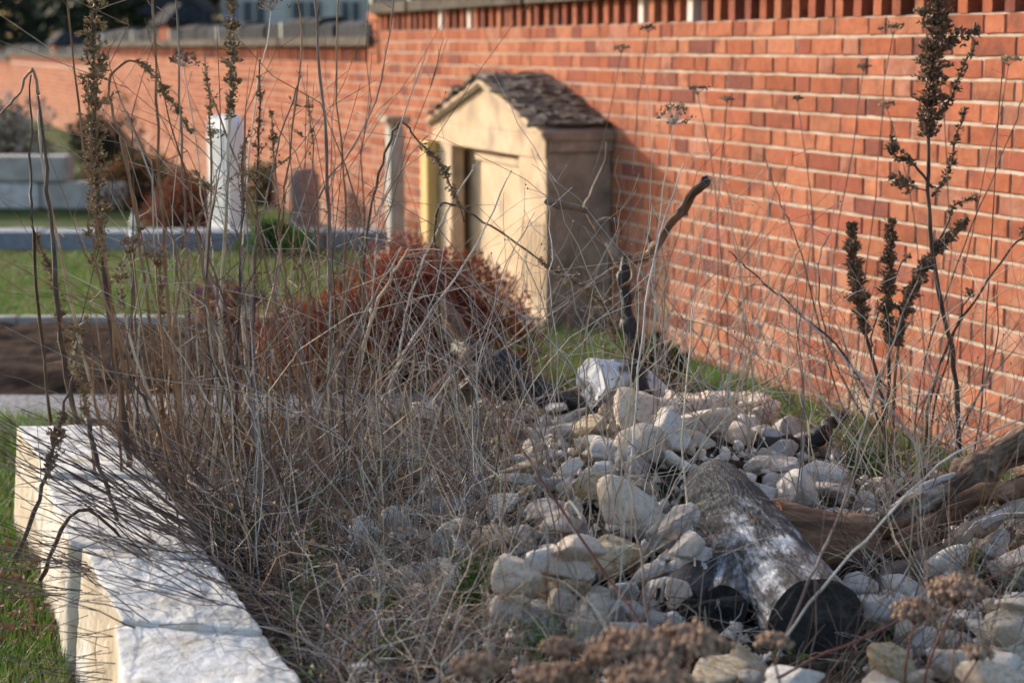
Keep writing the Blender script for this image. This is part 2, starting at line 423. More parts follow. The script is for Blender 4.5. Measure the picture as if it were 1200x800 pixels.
def vis_s(b):  # how large it shows: nearness, with bricks out of the frame last
    return b[0] + (100 if b[0] < 4.95 else 0) + (6 if b[1] < .12 else 0)
brk.sort(key=vis_s)
for i, (s, z, L, mi) in enumerate(brk[:300]):
    linkmesh('brick', BM[(L, mi, i % 4)], wall, (s, -.05 + random.uniform(-.002, .0025), z + random.uniform(-.0015, .0015)), (0, random.uniform(-.006, .006), 0))
rest = MB()
for s, z, L, mi in brk[300:]:
    j = random.uniform(-.002, .0025)
    rest.box(s - L / 2, s + L / 2, -.1 + j, j, z - .0325, z + .0325, mi)
ro = rest.build('brick_courses', BR, wall); ro['kind'] = 'stuff'
# lattice course of bricks on end
LM = []
for i in range(6):
    bm = bmesh.new(); bmesh.ops.create_cube(bm, size=1)
    for v in bm.verts: v.co = Vector((v.co.x * .056, v.co.y * .24, v.co.z * .125))
    me = bpy.data.meshes.new('lattice_brick'); bm.to_mesh(me); bm.free(); me.materials.append(BR[i]); LM.append(me)
M_whitebrick = mat('limewashed_brick', [(.62, .50, .44), (.72, .62, .56)], scale=20, bump=.3)
wm = LM[0].copy(); wm.materials.clear(); wm.materials.append(M_whitebrick)
for s0, s1, top in SEG[:2]:
    s = s0 + .05; k = 0
    while s < s1 - .03:
        me = random.choices(LM, [.2, .2, .15, .2, .2, .05])[0]
        if s0 < 5 and k % 23 in (13, 17): me = wm
        linkmesh('lattice_brick', me, wall, (s, -.118 + random.uniform(-.006, .004), top + .0625), (0, random.uniform(-.02, .02), 0))
        s += .1405 * (.5 if k % 27 == 26 else 1); k += 1
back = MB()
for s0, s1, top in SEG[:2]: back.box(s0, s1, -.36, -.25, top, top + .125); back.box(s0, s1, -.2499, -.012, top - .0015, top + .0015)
M_void = mat('gap_shade_dark', [(.012, .009, .008), (.028, .019, .016)], scale=8, bump=.3)  # near-black backing and ledge: shade of the lattice gaps put into the colour
back.build('lattice_gap_shade', M_void, wall)
for (s0, s1, top) in SEG[2:]:
    b = MB()
    b.box(s0, s1, -.26, 0.0, top, top + .125); b.build('brick_frieze', BR[3], wall)
# coping slabs, then grey cap tiles
for gi, (s0, s1, top) in enumerate(SEG):
    s = s0 + (.0 if gi else .35)
    seglen = 2.25 if gi == 0 else 2.9
    while s < s1 - .1:
        e = min(s + seglen, s1)
        b = MB(); b.box(s + .03, e - .03, -.40, .055, top + .126, top + .195)
        b.build('coping_slab', M_coping, wall)
        t = s + .05
        while t < e - .3:
            tl = min(random.uniform(.45, 1.0), e - .05 - t)
            tb = MB()
            z0 = top + .197
            hh_ = random.uniform(.11, .17)
            prof = [(.03, z0), (.03, z0 + hh_ * .75), (-.03, z0 + hh_), (-.15, z0 + hh_ * 1.1), (-.22, z0 + hh_ * 1.05), (-.38, z0 + .03), (-.38, z0)]
            n = len(prof)
            v = [(t + .012, a, c) for a, c in prof] + [(t + tl - .012, a, c) for a, c in prof]
            f = [(i, (i + 1) % n, n + (i + 1) % n, n + i) for i in range(n)] + [tuple(range(n))[::-1], tuple(range(n, 2 * n))]
            tb.add(v, f); tb.build('cap_tile', M_tile, wall)
            t += tl + random.choice([.02, .05, .12])
        # upright end stone between slabs
        b = MB(); b.box(e - .03, e + .03, -.30, .035, top + .13, top + .33); b.build('coping_upright', M_greyblock, wall)
        s = e
# piers where the wall steps down
for s, t0 in ((12.83, LAT_A), (28.4, LAT_A - STEP_B), (43.4, LAT_A - STEP_C)):
    p = MB(); 
    for k in range(5):
        p.box(s - .02, s + .24, -.30, .012, t0 - .231 + k * .077, t0 - .231 + k * .077 + .067, (k * 2) % 6)
    p.build('pier', BR, wall)
for s, hgt in ((22.0, .32), (34.0, .30)):
    top = LAT_A - (STEP_B if s < 28 else STEP_C) + .2
    p = MB(); p.box(s - .35, s + .35, -.38, .03, top, top + hgt * .6, 3); p.build('tall_pier', BR, wall)
    b = MB()
    b.add([(s - .6, .12, top + hgt * .6), (s + .6, .12, top + hgt * .6), (s + .6, -.5, top + hgt * .6), (s - .6, -.5, top + hgt * .6),
           (s - .5, -.12, top + hgt * 1.35), (s + .5, -.12, top + hgt * 1.35), (s + .5, -.28, top + hgt * 1.35), (s - .5, -.28, top + hgt * 1.35)],
          [(0, 3, 2, 1), (4, 5, 6, 7), (0, 1, 5, 4), (1, 2, 6, 5), (2, 3, 7, 6), (3, 0, 4, 7)])
    b.build('pier_cap', M_tile, wall)

# ------------------------------------------------------------------ tomb against the wall
S0, S1, DP = 8.53, 10.40, .36
EZ, PZ = 1.02, 1.275
tomb = empty('gabled_tomb', Vector(FOOT) + Vector((UX, UY, 0)) * ((S0 + S1) / 2) + Vector((-NX, -NY, 0)) * .004, WALL_ROT,
             'cream sandstone gabled tomb with shaggy slate roof standing against the brick wall', 'tomb')
h = (S1 - S0) / 2
def bx(name, x0, x1, y0, y1, z0, z1, m, bev=.006):
    bm = bmesh.new(); bmesh.ops.create_cube(bm, size=1)
    for v in bm.verts: v.co = Vector(((x0 + x1) / 2 + v.co.x * (x1 - x0), (y0 + y1) / 2 + v.co.y * (y1 - y0), (z0 + z1) / 2 + v.co.z * (z1 - z0)))
    bmesh.ops.bevel(bm, geom=bm.edges[:], offset=bev, segments=2, affect='EDGES', profile=.6)
    me = bpy.data.meshes.new(name); bm.to_mesh(me); bm.free(); me.materials.append(m)
    return linkmesh(name, me, tomb)
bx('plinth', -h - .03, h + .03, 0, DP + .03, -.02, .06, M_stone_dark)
bx('near_side_wall', -h, -h + .12, 0, DP - .012, .061, EZ - .10, M_stone_dark)  # side turned from the sun: its shade is painted by the darker stone
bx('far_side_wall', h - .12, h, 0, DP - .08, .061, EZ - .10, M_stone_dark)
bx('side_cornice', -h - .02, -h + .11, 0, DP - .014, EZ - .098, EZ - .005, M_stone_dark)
bx('back_panel', -h + .121, h - .121, 0, .235, .061, EZ - .13, M_stone_warm)
bx('pilaster', -h + .001, -h + .40, DP - .011, DP, .061, EZ - .135, M_stone_warm)
for k in range(6):
    bx('pilaster_flute', -h + .03 + k * .06, -h + .065 + k * .06, DP + .0005, DP + .0045, .16, EZ - .46, M_stone_warm, .0015)
bx('pilaster', h - .34, h + .004, DP - .079, DP, .061, EZ - .135, M_stone_warm)
bx('corner_column', h - .10, h + .04, DP + .001, DP + .075, .061, EZ - .12, M_stone_yel, .012)
bx('inscription_panel', -h + .41, h - .72, .2355, DP - .05, .162, EZ - .16, M_stone_warm, .01)
bx('panel_frame', -h + .405, h - .66, DP - .05, DP - .035, EZ - .20, EZ - .165, M_stone_warm, .004)
bx('lintel', -h + .003, h + .006, DP - .010, DP + .006, EZ - .134, EZ - .01, M_stone_warm)
# pediment
def prism(name, prof, y0, y1, m, parent):
    n = len(prof); mb = MB()
    mb.add([(a, y0, c) for a, c in prof] + [(a, y1, c) for a, c in prof],
           [tuple(range(n)), tuple(range(n, 2 * n))[::-1]] + [(i, n + i, n + (i + 1) % n, (i + 1) % n) for i in range(n)])
    return mb.build(name, m, parent)
prism('pediment', [(-h, EZ - .008), (h, EZ - .008), (0, PZ - .04)], .01, DP + .004, M_stone_warm, tomb)
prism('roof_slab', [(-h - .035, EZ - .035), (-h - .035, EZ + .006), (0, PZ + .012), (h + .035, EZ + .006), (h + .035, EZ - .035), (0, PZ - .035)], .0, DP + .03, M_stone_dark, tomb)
prism('raking_cornice', [(-h - .03, EZ - .018), (-h - .03, EZ + .004), (0, PZ + .008), (h + .03, EZ + .004), (h + .03, EZ - .018), (0, PZ - .018)], DP + .0305, DP + .040, M_stone_warm, tomb)
sl_len = math.hypot(h + .03, PZ - EZ + .008); ang = math.atan2(PZ - EZ + .008, h + .03)
shm = []
for v in range(4):
    mb = MB(); L = .13; Wd = .075; T = .016
    pts = []
    for (a, c) in ((-L / 2, -Wd / 2), (-L * .1, -Wd * .56), (L / 2, -Wd / 2 * .8), (L * .55, 0), (L / 2 * .9, Wd / 2), (-L * .1, Wd * .5), (-L / 2, Wd / 2)):
        pts.append((a * random.uniform(.85, 1.1), c * random.uniform(.85, 1.15)))
    n = len(pts)
    mb.add([(a, c, 0) for a, c in pts] + [(a, c, T * random.uniform(.6, 1.3)) for a, c in pts], [tuple(range(n))[::-1], tuple(range(n, 2 * n))] + [(i, (i + 1) % n, n + (i + 1) % n, n + i) for i in range(n)])
    o = mb.build('roof_slate', M_slate, tomb); shm.append(o)
first = {i: True for i in range(4)}
for side in (-1, 1):
    for r_ in range(12):
        for q in range(6):
            dd = .06 + r_ * (sl_len - .08) / 12
            k = random.randrange(4)
            if first[k]: o = shm[k]; first[k] = False
            else: o = shm[k].copy(); C.objects.link(o); o.parent = tomb
            x = side * dd * math.cos(ang); z = PZ + .012 - dd * math.sin(ang) + .012 + random.uniform(0, .01)
            o.location = (x, .03 + q * .066 + (r_ % 2) * .02 + random.uniform(-.015, .015), z)
            o.rotation_euler = (random.uniform(-.12, .12), side * (ang - .10) + random.uniform(-.12, .12) + (math.pi if side < 0 else 0) * 0, random.uniform(-.5, .5))
            o.scale = (random.uniform(.8, 1.15),) * 3

# ------------------------------------------------------------------ rough boxes and rocks
def nz(p, s, seed=0, octv=4):
    return noise.fractal(Vector(p) * s + Vector((seed * 3.1, seed * 1.7, seed * 5.3)), 1.0, 2.0, octv)

def rough_box(name, corners, m, parent=None, n=14, rnd=.12, amp=.012, seed=0, mats=None, facefn=None, fr=5):
    """corners: 8 points, x fastest, then y, then z; each face a fine grid, corners worn round"""
    c = [Vector(a) for a in corners]
    bm = bmesh.new(); bmesh.ops.create_cube(bm, size=2)
    bmesh.ops.subdivide_edges(bm, edges=bm.edges[:], cuts=n, use_grid_fill=True)
    for v in bm.verts:
        q = v.co
        cl = Vector([max(-(1 - rnd), min(1 - rnd, a)) for a in q]); dlt = q - cl
        if dlt.length > 1e-6: q = cl + dlt.normalized() * rnd if dlt.length > rnd else q
        a, b, g = (q.x + 1) / 2, (q.y + 1) / 2, (q.z + 1) / 2
        p = Vector((0, 0, 0))
        for i in range(8):
            w = (a if i & 1 else 1 - a) * (b if i & 2 else 1 - b) * (g if i & 4 else 1 - g)
            p += c[i] * w
        ctr = sum(c, Vector()) / 8
        d = (p - ctr).normalized()
        rdg = 1 - abs(nz(p, fr * 2.2, seed + 9))
        p += d * amp * (nz(p, fr, seed) + .45 * nz(p, fr * 4, seed + 5) + .28 * nz(p, fr * 11, seed + 7) - .5 * rdg)
        v.co = p
    bm.normal_update()
    me = bpy.data.meshes.new(name)
    if mats and facefn:
        for f in bm.faces: f.material_index = facefn(f)
    for f in bm.faces: f.smooth = True
    bm.to_mesh(me); bm.free()
    for mm in (mats or [m]): me.materials.append(mm)
    return linkmesh(name, me, parent)

def rock_mesh(seed, sub=4, planes=13):
    r = random.Random(seed)
    bm = bmesh.new(); bmesh.ops.create_icosphere(bm, subdivisions=sub, radius=1)
    pl = []
    for i in range(planes):
        v = Vector((r.gauss(0, 1), r.gauss(0, 1), r.gauss(0, 1))).normalized()
        pl.append((v, r.uniform(.46, .80)))
    ax = Vector((r.uniform(.9, 1.3), r.uniform(.7, 1.0), r.uniform(.5, .85)))
    for v in bm.verts:
        d = v.co.normalized(); rr = 1.0; acc = 0
        for n_, k in pl:
            dt = d.dot(n_)
            if dt > .05: acc += (dt / k) ** 60
        rr = (1 + acc) ** (-1 / 60)
        rr *= 1 + .07 * nz(d, 1.6, seed) + .030 * nz(d, 5, seed + 2) + .018 * nz(d, 12, seed + 4)
        p = d * rr
        v.co = Vector((p.x * ax.x, p.y * ax.y, p.z * ax.z))
    for f in bm.faces: f.smooth = True
    me = bpy.data.meshes.new('limestone_rock'); bm.to_mesh(me); bm.free(); me.materials.append(M_rock)
    return me, ax
ROCKS = [rock_mesh(100 + i) for i in range(20)]
ROCK_V = {}
def rock_variant(i, tone):
    if (i, tone) not in ROCK_V:
        me = ROCKS[i][0].copy(); me.materials.clear(); me.materials.append(M_ROCKS[tone]); ROCK_V[(i, tone)] = me
    return ROCK_V[(i, tone)]

# height map for dropping stones
GX0, GY0, GR = -1.0, 2.4, .01
gx = np.arange(GX0, 2.4, GR); gy = np.arange(GY0, 6.3, GR)
HM = np.maximum(0, bed_h(gx[None, :], gy[:, None]))

def drop(x, y, rad, flat=.7, sink=.18):
    ix0, ix1 = int((x - rad - GX0) / GR), int((x + rad - GX0) / GR) + 1
    iy0, iy1 = int((y - rad - GY0) / GR), int((y + rad - GY0) / GR) + 1
    ix0, iy0 = max(ix0, 0), max(iy0, 0)
    sub = HM[iy0:iy1, ix0:ix1]
    if sub.size == 0: return None
    X = gx[ix0:ix0 + sub.shape[1]][None, :] - x; Y = gy[iy0:iy0 + sub.shape[0]][:, None] - y
    r2 = (X * X + Y * Y) / (rad * rad)
    prof = np.sqrt(np.clip(1 - r2, 0, 1)) * rad * flat
    msk = r2 < .8
    if not msk.any(): return None
    z = float(np.quantile((sub + prof)[msk], .86)) - sink * rad
    sub[:] = np.where(r2 < 1, np.maximum(sub, z + prof * .9), sub)
    return z

STONE_GROUP = 'limestone rocks of the rubble heap'
def stone(x, y, rad, label=None, where=None, flat=.7, shape=None, tone=None):
    z = drop(x, y, rad * .82, flat, .30)
    if z is None: return
    if tone is None: tone = random.choices(range(4), [.42, .34, .12, .12])[0]
    if shape is None: shape = random.choices(['rounded', 'blocky', 'flat'], [.3, .45, .25])[0]
    me = rock_variant(random.randrange(20), tone)
    k = {'rounded': (.95, .95, 1.05), 'blocky': (1.12, .92, .95), 'flat': (1.25, 1.0, .62)}[shape]
    t = .25 if shape == 'flat' else .7
    o = linkmesh('limestone_rock', me, None, (x, y, z), (random.uniform(-t, t), random.uniform(-t, t), random.uniform(0, 6.28)), tuple(rad * 1.12 * a * random.uniform(.92, 1.1) for a in k))
    if label is None: label = '%s %s %s limestone rock %s' % ('large' if rad > .050 else 'small' if rad < .034 else 'middling', ROCK_TONES[tone], shape, where)
    tag(o, label, 'rock', STONE_GROUP)
    return o

# log keeps its own space: raise the map where it will lie, so stones rest against it
L0 = at(957, 732, 3.42); L1 = at(822, 556, 4.22)
def on_log(x, y, marg=.10):
    a = Vector((L0.x, L0.y)); b = Vector((L1.x, L1.y)); p = Vector((x, y)); ab = b - a
    t = max(-.15, min(1.05, (p - a).dot(ab) / ab.length_squared))
    if (p - (a + ab * t)).length < marg: return True
    a = Vector(tuple(at(930, 640, 3.9))[:2]); b = Vector(tuple(at(1110, 600, 4.05))[:2]); ab = b - a
    t = max(0, min(1, (p - a).dot(ab) / ab.length_squared))
    return (p - (a + ab * t)).length < marg * .75

def zone(x, y):
    lx = L0.x + (L1.x - L0.x) * (y - L0.y) / (L1.y - L0.y)
    if y > 5.0: return 'behind the heap left of the stick' if x < .3 else 'behind the log near the charred stick'
    if x < lx - .55: return 'in dry grass left of the heap' if y > 4.0 else 'in dry grass at bottom centre'
    if x < lx - .25: return 'high on the left slope of the heap' if y > 4.3 else 'on the lower left slope of the heap' if y > 3.7 else 'at the front foot of the heap'
    if x < lx: return 'near the crest of the heap' if y > 4.3 else 'beside the left flank of the log' if y > 3.7 else 'in front of the charred offcut'
    if y > 4.4: return 'in the far spill right of the log'
    if y > 3.9: return 'beside the fork of the log'
    return 'right of the black log end' if x < lx + .35 else 'in the bottom right corner'

KEY = [(752, 488, 4.75, .086, 'large cream limestone boulder topping the crest of the heap'),
       (712, 545, 4.5, .078, 'tall white limestone rock just below the crest, left of the sunlit round one'),
       (757, 548, 4.45, .080, 'rounded cream limestone rock wedged under the crest boulder'),
       (690, 470, 4.9, .06, 'ochre pointed limestone rock at the left shoulder of the crest'),
       (822, 515, 4.8, .088, 'broad buff limestone slab behind the far end of the log'),
       (862, 508, 4.9, .06, 'pale round limestone rock right of the broad buff slab'),
       (905, 565, 4.6, .075, 'flat grey limestone rock on the far right spill'),
       (935, 600, 4.35, .085, 'long white limestone rock beside the fork of the log'),
       (780, 655, 3.95, .072, 'bluish white pointed limestone rock against the left flank of the log'),
       (735, 640, 4.0, .080, 'large cream limestone rock in the middle of the heap'),
       (690, 615, 4.15, .055, 'small orange stained limestone rock in the middle of the heap'),
       (640, 640, 4.1, .078, 'grey flat limestone rock at the left edge of the heap'),
       (718, 695, 3.75, .085, 'yellow veined limestone rock low at the front of the heap'),
       (640, 705, 3.75, .072, 'pink tinged limestone rock lying at the front left of the heap'),
       (885, 800, 3.16, .078, 'large yellow cream limestone rock under the black log end'),
       (1035, 700, 3.6, .070, 'grey white limestone rock touching the right of the black log end'),
       (1080, 715, 3.55, .055, 'white angular limestone rock second to the right of the log end'),
       (1120, 770, 3.25, .075, 'broad dusty limestone rock at the bottom right corner'),
       (960, 575, 4.6, .07, 'brownish limestone rock between the white one and the dark stick'),
       (1030, 575, 4.7, .055, 'pale limestone rock in the grass beyond the split branch'),
       (585, 470, 5.7, .06, 'weathered white kerb stone at the back of the bed'),
       (560, 472, 5.75, .05, 'small weathered white kerb stone at the back of the bed'),
       (505, 474, 5.75, .05, 'mossy white kerb stone at the back left of the bed'),
       (625, 472, 5.7, .055, 'grey kerb stone at the back of the bed near the dark branch')]
KEYXY = [(at(k[0], k[1], k[2]).x, at(k[0], k[1], k[2]).y, k[3]) for k in KEY]
cand = []
tries = 0
while len(cand) < 276 and tries < 30000:
    tries += 1
    px, py = random.uniform(420, 1230), random.uniform(470, 840)
    p = atz(px, py, .33)
    x, y = p.x, p.y
    # density in photo space of the heap
    dens = 0
    if 585 < px < 960 and 480 < py < 700: dens = 1.0
    if px < 800 and 560 < py < 740 and px > 600: dens = 1.0
    if 570 < px <= 610 and 540 < py < 760: dens = .45
    if px >= 880: dens = .55
    if px < 600: dens = .24 if 540 < py < 690 and px > 430 else .05
    if py > 735 and px < 850: dens = .12
    if px > 1000 and py < 640: dens = .3
    lim = 470 + max(0, (640 - px)) * .55
    if py < lim: dens = 0
    if px > 920 and py < 500: dens = 0
    if random.random() > dens: continue
    if on_log(x, y, .125): continue
    if any((x - kx) ** 2 + (y - ky) ** 2 < (kr * 1.25) ** 2 for kx, ky, kr in KEYXY): continue
    cand.append((x, y))
cand = [(x, y) for x, y in cand]
# the small rubble that fills the gaps: past counting, one mesh
fill = MB()
small = []
for k_ in range(8):
    bm = bmesh.new(); bm.from_mesh(rock_mesh(300 + k_, 2, 10)[0]); bm.verts.ensure_lookup_table(); bm.faces.ensure_lookup_table()
    small.append((np.array([tuple(v.co) for v in bm.verts]), [tuple(v.index for v in f.verts) for f in bm.faces])); bm.free()
k_ = 0; tr_ = 0
while k_ < 620 and tr_ < 12000:
    tr_ += 1
    px_, py_ = random.uniform(470, 1230), random.uniform(478, 835)
    if px_ < 620 and random.random() < .5: continue
    if px_ > 900 and random.random() < .25: continue
    p = atz(px_, py_, .36)
    if on_log(p.x, p.y, .10): continue
    rad = random.uniform(.012, .030); z = drop(p.x, p.y, rad, .7, .35)
    if z is None: continue
    sv, sf = small[k_ % 8]; q = Quaternion((random.gauss(0, 1), random.gauss(0, 1), random.gauss(0, 1), random.gauss(0, 1))); q.normalize()
    M3 = np.array(q.to_matrix()); vv = (sv * rad * rng.uniform(.8, 1.2, 3)) @ M3.T + np.array([p.x, p.y, z])
    fill.add([tuple(a) for a in vv], sf, random.choice([0, 1, 1, 2, 3])); k_ += 1
tag(fill.build('small_rubble', M_ROCKS, smooth=True), 'small broken limestone rubble filling the gaps of the heap', 'rubble', kind='stuff')

# the stones one can point to in the photograph: (px, py, Y, radius, label)
for px, py, Y, rad, lab in KEY:
    p = at(px, py, Y)
    tn = 0 if 'white' in lab else 2 if any(w in lab for w in ('ochre', 'orange', 'yellow', 'brownish')) else 3 if 'grey' in lab else 1
    sh = 'flat' if ('flat' in lab or 'slab' in lab) else 'rounded' if 'round' in lab else 'blocky'
    stone(p.x, p.y, rad, lab, flat=.75, tone=tn, shape=sh)
for i, (x, y) in enumerate(cand):
    rad = random.choices([random.uniform(.022, .034), random.uniform(.034, .050), random.uniform(.050, .066)], [.34, .44, .22])[0]
    stone(x, y, rad, None, zone(x, y))
# long pale slab in the grass by the wall
pA = at(745, 474, 6.0); pB = at(915, 474, 6.0)
g0 = .16
slab = rough_box('kerb_slab', [(pA.x, 5.98, .06), (pB.x, 5.98, .06), (pA.x, 6.2, .06), (pB.x, 6.2, .06), (pA.x, 5.98, g0 + .1), (pB.x, 5.98, g0 + .1), (pA.x, 6.2, g0 + .1), (pB.x, 6.2, g0 + .1)], M_rock, n=18, rnd=.25, amp=.03, seed=4)
tag(slab, 'long weathered flat stone slab in the grass between the heap and brick wall', 'slab')

# where two rocks would read the same, say which of them is nearer, further left and so on
from collections import defaultdict
same = defaultdict(list)
for o in C.objects:
    if o.get('category') == 'rock': same[o['label']].append(o)
for lab, obs in same.items():
    if len(obs) < 2: continue
    obs.sort(key=lambda o: o.location.x / o.location.y)
    words = {2: ['the left one', 'the right one'], 3: ['leftmost of three', 'middle of three', 'rightmost of three']}.get(len(obs))
    if words is None:
        words = ['leftmost'] + ['%s from the left' % w for w in ('second', 'third', 'fourth', 'fifth', 'sixth', 'seventh', 'eighth', 'ninth')][:len(obs) - 2] + ['rightmost']
    for o, w in zip(obs, words):
        l_ = lab.replace(' limestone rock', ' rock').replace(' the ', ' ') if len(lab.split()) + len(w.split()) > 16 else lab
        o['label'] = l_ + ', ' + w
# small chips and gravel in the bed
chip = MB()
for i in range(2600):
    px, py = random.uniform(380, 1230), random.uniform(470, 830)
    if px < 600 and random.random() < .55: continue
    p = atz(px, py, .3)
    if on_log(p.x, p.y, .05): continue
    ix, iy = int((p.x - GX0) / GR), int((p.y - GY0) / GR)
    if not (0 <= iy < HM.shape[0] and 0 <= ix < HM.shape[1]): continue
    z = max(ground_h(p.x, p.y), .0)
    if HM[iy, ix] > z + .03: continue
    r = random.choice([.004, .006, .009, .013])
    e = OCT * r * rng.uniform(.6, 1.4, (5, 3))
    chip.add([tuple(a) for a in e + np.array([p.x, p.y, z + r * .4])], OCTF)
tag(chip.build('stone_chips', M_rock), 'scattered limestone chips between the larger rocks', 'stone chips', kind='stuff')

# ------------------------------------------------------------------ limestone edging blocks, front left
ZT = .33
OUT = [(18, 497), (60, 556), (76, 612), (118, 682), (146, 740), (150, 835), (165, 960)]
INN = [(122, 496), (184, 556), (236, 632), (276, 700), (322, 752), (388, 835), (470, 960)]
EDG = empty('limestone_edging', (0, 0, 0), 0, 'low white limestone block edging along the left of the weedy bed', 'edging wall')
ztops = [ZT, ZT - .012, ZT - .004, ZT - .016, ZT + .012, ZT]
blkk = [(0, 1), (1, 3), (3, 4), (4, 6)]
blkk = [(0, 1.0), (1.0, 2.35), (2.35, 3.75), (3.75, 6)]
def interp(P, t):
    i = min(int(t), len(P) - 2); f = t - i
    return (P[i][0] * (1 - f) + P[i + 1][0] * f, P[i][1] * (1 - f) + P[i + 1][1] * f)
for bi, (a, b) in enumerate(blkk):
    zt = ztops[bi]
    offs = [0, .02, -.005, .012][bi]
    def P(Q, t):
        q = interp(Q, t); return atz(q[0], q[1], zt)
    o0, o1 = P(OUT, a), P(OUT, b); i0, i1 = P(INN, a), P(INN, b)
    gap = (o1 - o0).normalized() * .006
    o0 = o0 + gap; i0 = i0 + gap; o1 = o1 - gap; i1 = i1 - gap
    o0.x -= offs; o1.x -= offs
    lo = lambda p, dx=0: (p.x + dx, p.y, -.05)
    cs = [lo(o1, -.03), lo(i1), lo(o0, -.03), lo(i0), tuple(o1), tuple(i1), tuple(o0), tuple(i0)]
    ff = lambda f: 0 if f.normal.z > .45 else 1
    bl = rough_box('block', cs, None, EDG, n=44, rnd=.05, amp=.009, seed=20 + bi, mats=[M_block, M_block_face], facefn=ff, fr=6)

# ------------------------------------------------------------------ the log and its limbs
def limb(name, pts, rads, m, parent=None, sides=20, amp=.12, fr=7, seed=1, flatn=None, ends=None, sub=6, endmat=None, wob=0.0):
    """a bent, knobbly, tapering limb with sawn ends"""
    P = [Vector(p) for p in pts]
    # catmull rom
    out, rr = [], []
    n = len(P)
    for i in range(n - 1):
        p0, p1, p2, p3 = P[max(i - 1, 0)], P[i], P[i + 1], P[min(i + 2, n - 1)]
        for k in range(sub):
            t = k / sub
            out.append(.5 * ((2 * p1) + (-p0 + p2) * t + (2 * p0 - 5 * p1 + 4 * p2 - p3) * t * t + (-p0 + 3 * p1 - 3 * p2 + p3) * t ** 3))
            rr.append(rads[i] * (1 - t) + rads[i + 1] * t)
    out.append(P[-1]); rr.append(rads[-1])
    if wob:
        for i in range(1, len(out) - 1):
            w = Vector((nz(out[i], 9, seed + 31), nz(out[i], 9, seed + 32), nz(out[i], 9, seed + 33))) * wob + Vector((nz(out[i], 24, seed + 34), nz(out[i], 24, seed + 35), nz(out[i], 24, seed + 36))) * wob * .45
            out[i] = out[i] + w; rr[i] *= 1 + 1.0 * max(0, nz(out[i], 13, seed + 40)) - .18
    # local frame so that the material's grain runs along the limb
    org = P[0].copy(); zax = (P[-1] - P[0]).normalized(); q = Vector((0, 0, 1)).rotation_difference(zax)
    qi = q.inverted()
    loc = [qi @ (p - org) for p in out]
    V = []; ns = len(loc)
    for i, p in enumerate(loc):
        t = (loc[min(i + 1, ns - 1)] - loc[max(i - 1, 0)]).normalized()
        A = t.cross(Vector((0, 1, 0.01))).normalized(); B = t.cross(A)
        for j in range(sides):
            a = j / sides * 2 * math.pi
            d = A * math.cos(a) + B * math.sin(a)
            k = 1 + amp * nz(Vector((math.cos(a) * 1.2, math.sin(a) * 1.2, p.z * fr)), 1, seed) + amp * .4 * nz(Vector((math.cos(a) * 4, math.sin(a) * 4, p.z * fr * 1.5)), 1, seed + 3)
            V.append(tuple(p + d * rr[i] * k))
    F = []
    for i in range(ns - 1):
        for j in range(sides):
            j2 = (j + 1) % sides
            F.append((i * sides + j, i * sides + j2, (i + 1) * sides + j2, (i + 1) * sides + j))
    mb = MB(); mb.add(V, F, 0)
    # sawn ends, slightly dished rings
    for e, i in ((0, 0), (1, ns - 1)):
        ring = [i * sides + j for j in range(sides)]
        c = loc[i]
        base = mb.n
        inner = [tuple(c + (Vector(V[k]) - c) * .55 + Vector((0, 0, (.004 if e == 0 else -.004)))) for k in ring]
        mb.add(inner, [], 1); mb.add([tuple(c)], [], 1)
        for j in range(sides):
            j2 = (j + 1) % sides
            mb.f.append((ring[j], base + j, base + j2, ring[j2])[::1 if e else -1]); mb.m.append(1)
            mb.f.append((base + j, base + sides, base + j2)[::1 if e else -1]); mb.m.append(1)
    o = mb.build(name, [m, endmat or m], parent, smooth=False)
    me = o.data
    me.polygons.foreach_set('use_smooth', [i < len(F) for i in range(len(me.polygons))])
    if parent:
        o.location = org - parent.location
    else: o.location = org
    o.rotation_mode = 'QUATERNION'; o.rotation_quaternion = q
    return o

lg = empty('charred_log', (L0.x, L0.y, .28), 0, 'thick ash grey log with charred black sawn end lying on the rubble', 'log')
limb('trunk', [L0, at(922, 690, 3.64), at(880, 640, 3.90), at(852, 605, 4.08), at(838, 572, 4.30)], [.098, .096, .102, .100, .074], M_log, lg, sides=56, amp=.06, fr=4, seed=5, endmat=M_char, sub=16)
limb('stub', [at(850, 712, 3.56), at(858, 690, 3.68), at(868, 660, 3.84)], [.046, .058, .070], M_log, lg, sides=24, seed=8, endmat=M_char)
limb('limb', [at(900, 625, 3.93), at(955, 636, 3.95), at(1015, 628, 4.0)], [.080, .068, .058], M_wood, lg, sides=24, amp=.2, seed=9, endmat=M_heart)

br1 = empty('split_branch', at(985, 640, 3.98), 0, 'thick split brown branch slanting up from the log to the right edge', 'branch')
limb('bark_side', [at(990, 640, 4.0), at(1040, 622, 4.03), at(1100, 585, 4.1), at(1160, 545, 4.18), at(1260, 480, 4.3)], [.036, .046, .046, .040, .036], M_barkwood, br1, sides=30, amp=.38, wob=.018, fr=9, seed=11, endmat=M_heart)
limb('split_face', [at(1010, 650, 3.96), at(1050, 640, 3.98), at(1110, 605, 4.05), at(1175, 575, 4.12), at(1260, 545, 4.2)], [.016, .030, .026, .030, .020], M_wood, br1, sides=11, amp=.5, wob=.03, fr=12, seed=12, endmat=M_heart)
limb('bare_wood', [at(1045, 598, 4.06), at(1085, 575, 4.1), at(1120, 557, 4.14)], [.012, .020, .008], M_greywood, br1, sides=12, amp=.2, seed=13)
br2 = empty('grey_branch', at(1080, 668, 3.9), 0, 'thinner silver and brown branch resting below the split branch at right', 'branch')
